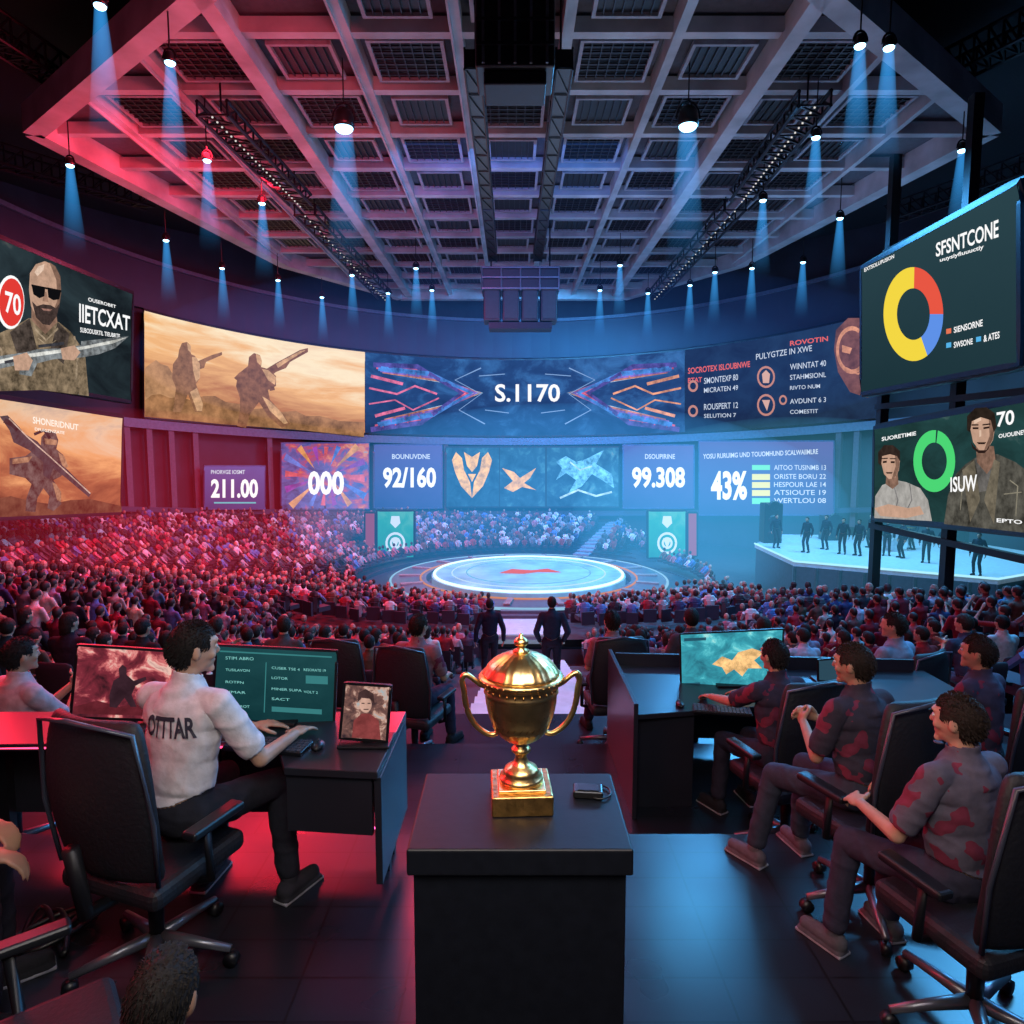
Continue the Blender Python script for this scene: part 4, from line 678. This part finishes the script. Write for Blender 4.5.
# ---------------------------------------------------------------- chairs
def chair():
    t=thing('office_chair','','chair',group='office chairs')
    MB().box((0,.02,.455),(.5,.48,.09)).build('seat',CHR,t,bev=.035); 
    MB().grid(lambda u,v:V(((2*u-1)*(.25+.03*sin(v*pi)-.03*v**6),-.235-.05*v+.06*(2*u-1)**2-.03*sin(v*pi),.5+.66*v)),8,8).build('backrest',CHR,t,True,solid=.055,sub=1)
    MB().tube([(-.25,-.2,.52),(-.277,-.23,.78),(-.235,-.26,1.12),(0,-.33,1.17),(.235,-.26,1.12),(.277,-.23,.78),(.25,-.2,.52)],.01,6).build('back_piping',mat('piping',(.05,.06,.09),.3),t,True)
    MB().tube([(0,-.1,.4),(0,-.3,.42),(0,-.34,.7)],.03,8).build('back_bracket',DARK,t,True); MB().cone((0,0,.1),(0,0,.41),.028,.035,14).build('gas_cylinder',DARK,t,True); MB().box((0,0,.4),(.22,.26,.03)).build('tilt_plate',DARK,t)
    for s in(-1,1):
        a=MB().tube([(s*.24,.0,.42),(s*.3,.0,.44),(s*.31,-.02,.66)],.018,8).build('armrest',DARK,t,True); MB().box((s*.31,.02,.675),(.07,.27,.035)).build('pad',BLK,a,bev=.014)
    for k in range(5):
        a=2*pi*k/5+.3; MB().tube([(0,0,.12),(.16*cos(a),.16*sin(a),.1),(.31*cos(a),.31*sin(a),.075)],[.03,.022,.016],8).build('base_leg',GREY,t,True)
        MB().cone((.31*cos(a)-.02*sin(a),.31*sin(a)+.02*cos(a),.03),(.31*cos(a)+.02*sin(a),.31*sin(a)-.02*cos(a),.03),.03,.03,12).build('caster',BLK,t,True)
    return t
ch0=chair(); cu=[0]
def put_chair(x,y,z,rz,label,sc=1):
    o=ch0 if not cu[0] else tree(ch0); cu[0]=1; o.location=(x,y,z); o.rotation_euler=(0,0,rz); o['label']=label; o.scale=(sc,)*3; return o
DN=V((0,0,-1))
def C(sk_,hair,shirt,pants,**k): d=dict(skin=sk_,hair=hair,shirt=shirt,pants=pants,trousers=pants,shoe=(.02,.02,.025)); d.update(k); return d
L0=V((-1.37,2.68,0)); ly=-.3
m1=person('person','man in white short-sleeved shirt typing at the left desk',L0,ly,seat_pose(lean=V((0,.12,1)),head=(-.6,-.1),wh=True,hands=[(V((-1.22,3.09,.78)),DN,.25),(V((-1.0,3.0,.78)),DN,.25)],feet=[V((-.2,.33,.09)),V((.22,.38,.09))]),C(sk[1],BK,(.66,.66,.72),(.018,.02,.03),shoe=(.03,.03,.04)),.0075,1.03)
put_chair(-1.44,2.58,0,ly-.05,'black office chair under the man in white shirt',.98)
sh=[c for c in m1.children if c.name.startswith('shirt')][0]; Mw=MX([list(r) for r in m1['M']]); del m1['M']
bv=BVHTree.FromPolygons([Mw@v.co for v in sh.data.vertices],[tuple(p.vertices) for p in sh.data.polygons]); Mi=Mw.inverted()
vs,fs=tmesh('OTTTAR',.03); ok=[]
c0=Mw@V((0,.03,.955)); bd=MX.Rotation(ly,3,'Z')
for u,v in vs:
    th=(.5-u)*1.75-.22; dr=bd@V((-sin(th),-cos(th),0)); o_=c0+V((0,0,(v-.5)*.085)); o_=o_+dr*.6; h=bv.ray_cast(o_,-dr); ok.append(Mi@(h[0]+dr*.007) if h[0] is not None else None)
fs=[f for f in fs if all(ok[i] is not None for i in f)]
if fs: MB().add([o or V((0,0,0)) for o in ok],fs).build('lettering',mat('shirt_print',(.03,.035,.06),.6),sh)
person('person','person in pale shirt clapping at the far left edge',V((-3.02,4.0,-.4)),-.5,seat_pose(head=(-.2,0),hands=[(V((.0,.33,.95)),V((1,.2,0)),.2),(V((.05,.35,.97)),V((-1,.2,0)),.2)]),C(sk[0],BK,(.5,.38,.42),(.03,.03,.05)),.01,1.0); put_chair(-3.02,3.94,-.4,-.5,'black chair under the clapping person at far left')
person('person','dark-haired person seen from behind at the bottom left corner',V((-.72,1.06,0)),-.1,seat_pose(lean=V((0,.4,1)),head=(.1,-.35)),C(sk[2],BK,(.01,.01,.015),(.01,.01,.015)),.01,.84); put_chair(-.78,.98,0,-.1,'black chair under the dark-haired person at bottom left',.84)
put_chair(-1.3,1.66,0,-.9,'empty black chair cut off by the bottom left edge',.92)
person('person','seated person at left edge with only hands and knees showing',V((-2.3,2.15,0)),-1.1,seat_pose(wh=True,hands=[(V((-1.78,2.27,.74)),DN,.5),(V((-1.76,2.15,.74)),DN,.5)]),C(sk[0],BR,(.2,.1,.14),(.02,.02,.035)),.009,1); put_chair(-2.33,2.12,0,-1.1,'black chair at left edge under the half-hidden person')
put_chair(1.3,1.42,0,.5,'dark chair cut off by the bottom right corner')
person('person','man in dark red-patterned shirt with folded hands, middle of right row',V((1.6,2.98,0)),.42,seat_pose(lean=V((0,.08,1)),head=(.4,-.1),hands=[(V((-.05,.33,.82)),V((1,.3,0)),.9),(V((.07,.34,.82)),V((-1,.3,0)),.9)],feet=[V((-.26,.44,.09)),V((.06,.42,.09))]),C(sk[0],BR,(.05,.045,.07),(.04,.045,.07),shoe=(.12,.1,.12)),.0075,.9,sm_=JERS); put_chair(1.62,2.9,0,.38,'black office chair under the man with folded hands',.93)
person('person','man in grey short-sleeved shirt leaning back, nearest on the right',V((1.64,2.36,0)),.34,seat_pose(lean=V((0,.02,1)),head=(.35,-.05),hands=[(V((-.16,.34,.74)),V((.6,0,-1)),.8),(V((.1,.36,.76)),V((-.6,0,-1)),.8)],feet=[V((-.2,.42,.09)),V((.12,.4,.09))]),C(sk[1],BR,(.13,.12,.17),(.04,.04,.07),shoe=(.1,.1,.12)),.0075,.9,sm_=JERS); put_chair(1.66,2.26,0,.3,'black office chair nearest on the right under man in grey',.95)
person('person','man in dark patterned shirt playing at the right desk',V((1.68,4.12,-.4)),.35,seat_pose(lean=V((0,.08,1)),head=(.1,-.05),wh=True,hands=[(V((1.38,4.55,.37)),DN,.3),(V((1.62,4.62,.37)),DN,.3)]),C(sk[1],BK,(.05,.04,.07),(.03,.03,.05)),.0085,.96,sm_=JERS); put_chair(1.7,4.02,-.4,.3,'black office chair under the man at the right desk')
person('person','man in dark shirt gazing left near the right edge',V((2.9,4.05,-.4)),.5,seat_pose(head=(.4,0)),C(sk[0],BR,(.06,.055,.1),(.03,.03,.05)),.01,1.0,sm_=JERS); put_chair(2.92,3.97,-.4,.5,'black chair under the man near the right edge')
person('person','man in pale blue shirt seated beyond the right desk',V((3.35,5.75,-.75)),.5,seat_pose(head=(.5,0)),C(sk[1],BR,(.25,.32,.45),(.03,.03,.05)),.011,1.05); put_chair(3.36,5.68,-.75,.5,'black chair under the man in pale blue shirt')
person('person','man in checked reddish shirt in a chair, left of the aisle',V((-.86,5.95,-.75)),-.35,seat_pose(head=(-.2,0)),C(sk[0],BR,(.3,.14,.16),(.03,.03,.06)),.011,1,sm_=JERS); put_chair(-.87,5.87,-.75,-.35,'dark chair under the man in checked reddish shirt')
person('person','person in pink-brown shirt in a chair, right of the aisle',V((.95,6.25,-.75)),.1,seat_pose(head=(.1,0)),C(sk[1],BK,(.28,.15,.17),(.03,.03,.06)),.011,.97); put_chair(.95,6.15,-.75,.1,'dark chair under the person in pink-brown shirt')
put_chair(-1.52,6.1,-.75,-.2,'empty dark chair left of the man in checked shirt')
xa=at(490,600,14).x
stA=person('person','man in dark suit standing in the aisle, left one',V((xa,13.8,gz(xa,13.8)+.05)),.1,stand_pose(),C(sk[0],BK,(.015,.018,.035),(.02,.02,.03)),.014,1.08)
xb=at(552,600,11.6).x
person('person','man in dark jacket standing in the aisle, right nearer one',V((xb,11.6,gz(xb,11.6)+.05)),0,stand_pose(hands=[(V((-.2,.1,.9)),V((1,0,0)),.5),(V((.2,.1,.9)),V((-1,0,0)),.5)]),C(sk[0],BR,(.02,.03,.05),(.02,.02,.03)),.014,1.05)
pf=sorted([(978,27.9),(775,35.5),(806,34),(842,33.5),(858,33),(886,33),(902,32.3),(926,31),(944,30.5),(825,35),(870,35.5),(912,35)])
for i,(px,Y) in enumerate(pf):
    p=at(px,560,Y); tree(stA,loc=(p.x,Y,-3.3),rz=random.uniform(1.5,3.5),label='dark-dressed performer on the side stage, %s from the left'%ORD[i],group='side stage performers')
# ---------------------------------------------------------------- crowd
random.seed(21)
mids=[]; grpP='seated spectators'; LOC0=V((0,0,0))
for i,(P,c,h) in enumerate(((seat_pose(),C(sk[0],BK,(.3,.1,.12),(.03,.03,.05)),'short'),(seat_pose(lean=V((0,.18,1)),head=(.3,0),hands=[(V((-.03,.35,.9)),V((1,0,0)),.3),(V((.03,.35,.9)),V((-1,0,0)),.3)]),C(sk[1],BR,(.5,.5,.55),(.04,.04,.07)),'short'),(seat_pose(lean=V((0,-.05,1)),head=(-.3,0),sleeve=2),C(sk[1],BR,(.05,.05,.08),(.03,.03,.05)),'long'))):
    mids.append(person('person','x',LOC0,0,P,c,.014,1,hs=h,group=grpP))
lows=[person('person','x',LOC0,0,P,dict(shirt=(.4,.1,.1)),.026,1,low=True,group=grpP) for P in (seat_pose(),seat_pose(lean=V((0,.2,1)),hands=[(V((-.05,.35,.9)),DN,0),(V((.05,.35,.9)),DN,0)]),seat_pose(lean=V((0,0,1)),hands=[(V((-.2,.25,1.2)),DN,0),(V((.2,.3,.7)),DN,0)],head=(.4,0)))]
def aseat(parts):
    bk=lambda g:g.grid(lambda u,v:V(((2*u-1)*.22,-.2-.07*v+.03*(2*u-1)**2,.4+.42*v)),4,3)
    if parts:
        t=thing('auditorium_seat','','seat',group='auditorium seats'); bk(MB()).build('backrest',SEATM,t,True,solid=.05,sub=1); MB().box((0,0,.41),(.46,.42,.08)).build('seat',SEATM,t,bev=.02); MB().box((0,-.05,.2),(.08,.2,.4)).build('pedestal',DARK,t)
        for s in(-1,1): MB().box((s*.265,-.02,.58),(.04,.34,.03)).build('armrest',DARK,t)
        return t
    g=MB(); bk(g); g.box((0,-.24,.6),(.42,.05,.4)); g.box((0,0,.41),(.44,.42,.08)); g.box((0,-.05,.2),(.08,.2,.4)); return tag(g.build('auditorium_seat',SEATM),'','seat','auditorium seats')
seats=[aseat(1),aseat(0)]
PTS=[]
for s in(-1,1):
    for k in range(6):
        x=s*(1.75+.68*k)+(-.5 if s<0 else 0)
        if s>0 and k in(2,3): continue
        PTS.append((x,6.45,-.75,99,s,k))
for k in range(28):
    r=9.7+.85*k; n=int(2*pi*r/.52)
    for i in range(n):
        a=2*pi*(i+.5*(k%2))/n; x=CX+r*sin(a); y=CY+r*cos(a)
        if y<7.25 or abs(x)>.82*y+.4 or hypot(x-CC.x,y-CC.y)>27.9: continue
        if y<30 and abs(x-ax(y))<(1.55 if y>12 else 1.3): continue
        if y<16 and -1.3<x<1.4: continue
        if y>CY and abs((x-CX)*cos(.419)-(y-CY)*sin(.419))<.85: continue
        if hypot(x+8.6,y-44.5)<2.4 or hypot(x-10,y-44.5)<2.6: continue
        if x>10.8 and y>25.5: continue
        if random.random()<.04: continue
        PTS.append((x,y,gz(CX+(r+.05)*sin(a),CY+(r+.05)*cos(a)),k,-1 if x<.5 else 1,abs(x)))
PTS.sort(key=lambda p:p[1]**2+p[0]**2+(8 if p[3]!=99 else 0)); vis=[p for p in PTS if abs(p[0])<.775*p[1]]; near=vis[:300]; ns=set(id(p) for p in near)
rows={}
for p in near: rows.setdefault((p[3],p[4]),[]).append(p)
for v in rows.values(): v.sort(key=lambda p:abs(p[0]-.4))
W=ORD
rk=sorted(set(p[3] for p in near),reverse=True)
CLS=[('dark red',(.3,.03,.05)),('pale grey',(.4,.4,.43)),('black',(.03,.03,.04)),('navy',(.04,.06,.16)),('white',(.65,.65,.65)),('rose',(.45,.15,.2)),('blue',(.1,.2,.45)),('brown',(.15,.08,.06)),('grey',(.18,.18,.21)),('black',(.02,.02,.03)),('dark grey',(.08,.08,.1)),('dark red',(.2,.02,.04))]
um=[0]*3;ul=[0]*3;uS=[0,0]
def face(x,y): return -atan2(CX-x,CY-y)
for n,p in enumerate(near):
    x,y,z,k,s,_=p; rz=face(x,y)+random.uniform(-.15,.15); cn,cc=random.choice(CLS); cc=tuple(min(1,c*random.uniform(.7,1.1)) for c in cc)
    pos='%s from the aisle, %s row beyond the desks, %s side'%(W[min(38,rows[(k,s)].index(p))],W[rk.index(k)],'left' if s<0 else 'right'); lab='spectator in %s top, '%cn+pos
    md=n<75; i=random.choice((0,1,2) if md else (0,0,0,0,1,1,1,1,2)); src=(mids if md else lows)[i]; u=um if md else ul
    o=src if not u[i] else tree(src); u[i]=1; o.location=(x,y,z); o.rotation_euler=(0,0,rz); o['label']=lab; o['group']=grpP; sc=random.uniform(.86,.97); o.scale=(sc,)*3
    if md:
        for c in o.children:
            if c.name.startswith('shirt'): c.color=(*cc,1)
    else: o.color=(*cc,1)
    j=0 if md else 1; q=seats[j] if not uS[j] else tree(seats[j]); uS[j]=1; q.location=(x,y,z); q.rotation_euler=(0,0,face(x,y)); q['label']='dark seat '+pos
for i in range(3):
    for u,src in((um,mids),(ul,lows)):
        if not u[i]:
            for c in list(src[i].children_recursive)+[src[i]]: bpy.data.objects.remove(c)
T=MB(); T.sph((0,.02,1.2),(.085,.095,.115),7,5,mi=0); nh=len(T.v); T.cone((0,0,.45),(0,.02,.9),.14,.17,8); T.sph((0,.02,.93),(.2,.11,.13),8,4); T.cone((-.2,.03,.92),(-.16,.28,.68),.05,.04,5); T.cone((.2,.03,.92),(.16,.28,.68),.05,.04,5); nt_=len(T.v); T.box((0,.25,.5),(.34,.42,.14)); T.box((0,-.22,.58),(.42,.06,.42))
tv=np.array(T.v); far=[p for p in PTS if id(p) not in ns]; nb=len(tv); AV=np.empty((len(far)*nb,3)); AC=np.ones((len(far)*nb,4)); AF=[]
for n,(x,y,z,*_) in enumerate(far):
    a=face(x,y)+random.uniform(-.3,.3); c,s=cos(a),sin(a); k=random.uniform(.82,1.03); v=tv*k; o=n*nb
    ox=random.uniform(-.06,.06)
    AV[o:o+nb,0]=x+ox+v[:,0]*c-v[:,1]*s; AV[o:o+nb,1]=y+v[:,0]*s+v[:,1]*c; AV[o:o+nb,2]=z+v[:,2]
    b=random.choice(CLS)[1]; h=random.uniform(.3,1); AC[o:o+nh,:3]=(.5*h,.32*h,.25*h) if random.random()<.5 else (.03,.02,.02); AC[o+nh:o+nt_,:3]=b; AC[o+nt_:o+nb,:3]=(.03,.03,.05)
    AF+=[tuple(i+o for i in f) for f in T.f]
me=bpy.data.meshes.new('crowd'); me.from_pydata(AV.tolist(),[],AF); ca=me.color_attributes.new('Col','FLOAT_COLOR','POINT'); ca.data.foreach_set('color',AC.ravel())
m,t_,N,K=nt('crowd_cloth'); o=N('ShaderNodeOutputMaterial'); b=N('ShaderNodeBsdfPrincipled'); at_=N('ShaderNodeVertexColor'); at_.layer_name='Col'; K(at_.outputs[0],b.inputs[0]); b.inputs['Roughness'].default_value=.7; K(b.outputs[0],o.inputs[0]); me.materials.append(m)
co_=bpy.data.objects.new('distant_crowd',me); COL.objects.link(co_); tag(co_,'dense distant crowd of seated spectators filling the arena bowl','crowd',kind='stuff')
print('crowd',len(near),len(far))
# ---------------------------------------------------------------- self-glowing haze volumes
for nm,c,r,col,s in(('blue',(3,40,-1.5),(16,12,6),(.05,.4,.95),.019),('red',(-15,26,-.5),(9,13,4),(.95,.03,.07),.007),('ceiling',(1,37,6.4),(20,14,4.1),(.02,.14,.6),.005),('cyan',(14,34,-1.5),(11,10,5),(.1,.58,.9),.013)):  # volumes emit their own colour in place of haze lit by lamps
    tag(MB().sph(c,r,40,20).build('haze',volmat('glow_haze_'+nm,col,s)),{'blue':'thin self-glowing blue stage haze over the arena','red':'thin self-glowing red haze over the left stand','ceiling':'thin self-glowing blue haze below the ceiling','cyan':'pale self-glowing cyan haze over the side stage'}[nm],'haze',kind='stuff')
# ---------------------------------------------------------------- lights
def area(loc,tgt,col,pw,size,shape='SQUARE'):
    l=bpy.data.lights.new('area_lamp','AREA'); l.energy=pw; l.color=col; l.size=size; o=bpy.data.objects.new('area_lamp',l); COL.objects.link(o); o.location=loc; o.rotation_euler=(V(tgt)-V(loc)).to_track_quat('-Z','Y').to_euler()
def spotl(loc,tgt,col,pw,ang,bl=.5,sz=.3):
    l=bpy.data.lights.new('spot_lamp','SPOT'); l.energy=pw; l.color=col; l.spot_size=ang; l.spot_blend=bl; l.shadow_soft_size=sz; o=bpy.data.objects.new('spot_lamp',l); COL.objects.link(o); o.location=loc; o.rotation_euler=(V(tgt)-V(loc)).to_track_quat('-Z','Y').to_euler()
RED=(1,.02,.05); BLU=(.08,.45,1); CY_=(.22,.7,1)
area((-8,24,11),(-14,26,-2),RED,5200,5); area((-3,14,10),(-10,20,-2),(1,.06,.1),1700,4); area((-10,36,11),(-14,38,-3),(1,.1,.2),1700,4)
area((9,26,11),(6,24,-4),BLU,4200,5); area((4,44,11),(2,50,-4),BLU,4000,5); area((18,32,9),(18,33,-3),CY_,3000,4); area((9,12,9),(8,12,-2),BLU,1300,4)
spotl((CX,35,12.3),(CX,37,-5),(.4,.8,1),7500,.85); spotl((1.2,24,10),(.6,20,-3),(.5,.75,1),1500,.4,.8)  # second spot is an unseen lamp added to brighten the aisle
area((-11,26,6),(-12,26,13),(1,.03,.06),620,6); area((0,30,5.5),(0,30,13),(.6,.64,.8),260,8); area((11,28,6),(11,28,13),(.35,.5,.85),240,6); area((-9,17,6),(-10,18,13),(1,.08,.1),170,4); area((2,18,6),(1,19,13),(.75,.76,.82),120,5)
area((0,26,9),(0,54,11),(.06,.28,1),560,8)
area((-3.6,1.2,3.6),(-1.4,2.8,.6),RED,45,1.2); area((-4.5,5,2.2),(-1,2.8,.3),RED,100,1.2); area((-2.9,4.6,3.6),(-1.4,2.8,.8),(.4,.55,1),18,.8)
area((-.2,.6,3.1),(-1.4,2.6,1),(.8,.82,1),17,.8)
area((5.2,6.0,3.6),(1.8,3,.5),(.12,.55,1),130,1.3); area((4.5,3,3.4),(1.7,3,.6),(.3,.5,1),36,1.2); area((.9,.4,3.4),(1.6,2.6,.6),(.8,.65,.85),14,1)
area((-.35,0.3,2.7),(0,1.9,1.35),(1,.84,.6),26,.8); area((.6,.7,2.9),(0,1.9,1.35),(1,.85,.6),12,.5); area((-.9,3.2,2.7),(0,1.9,1.3),(1,.4,.25),6,.4); area((1.1,3.0,2.7),(0,1.9,1.2),(.4,.7,1),6,.4)
area((0,9,4),(0,6,-1),(.4,.45,1),60,2); area((-5,9,4),(-3,7,-1),RED,240,2)
spotl((-.66,4.2,1.1),(-.43,2.76,0),RED,26,1.1,.9,.13); spotl((1.26,4.6,1.3),(.78,2.85,0),(.08,.5,1),34,1.2,1,.22)  # unseen lamps added to put red and blue reflections on the floor
w=bpy.data.worlds.new('world'); SC.world=w; w.use_nodes=True; w.node_tree.nodes['Background'].inputs[0].default_value=(.1,.14,.35,1); w.node_tree.nodes['Background'].inputs[1].default_value=.025
for o in list(bpy.data.objects):
    if 'M' in o.keys(): del o['M']
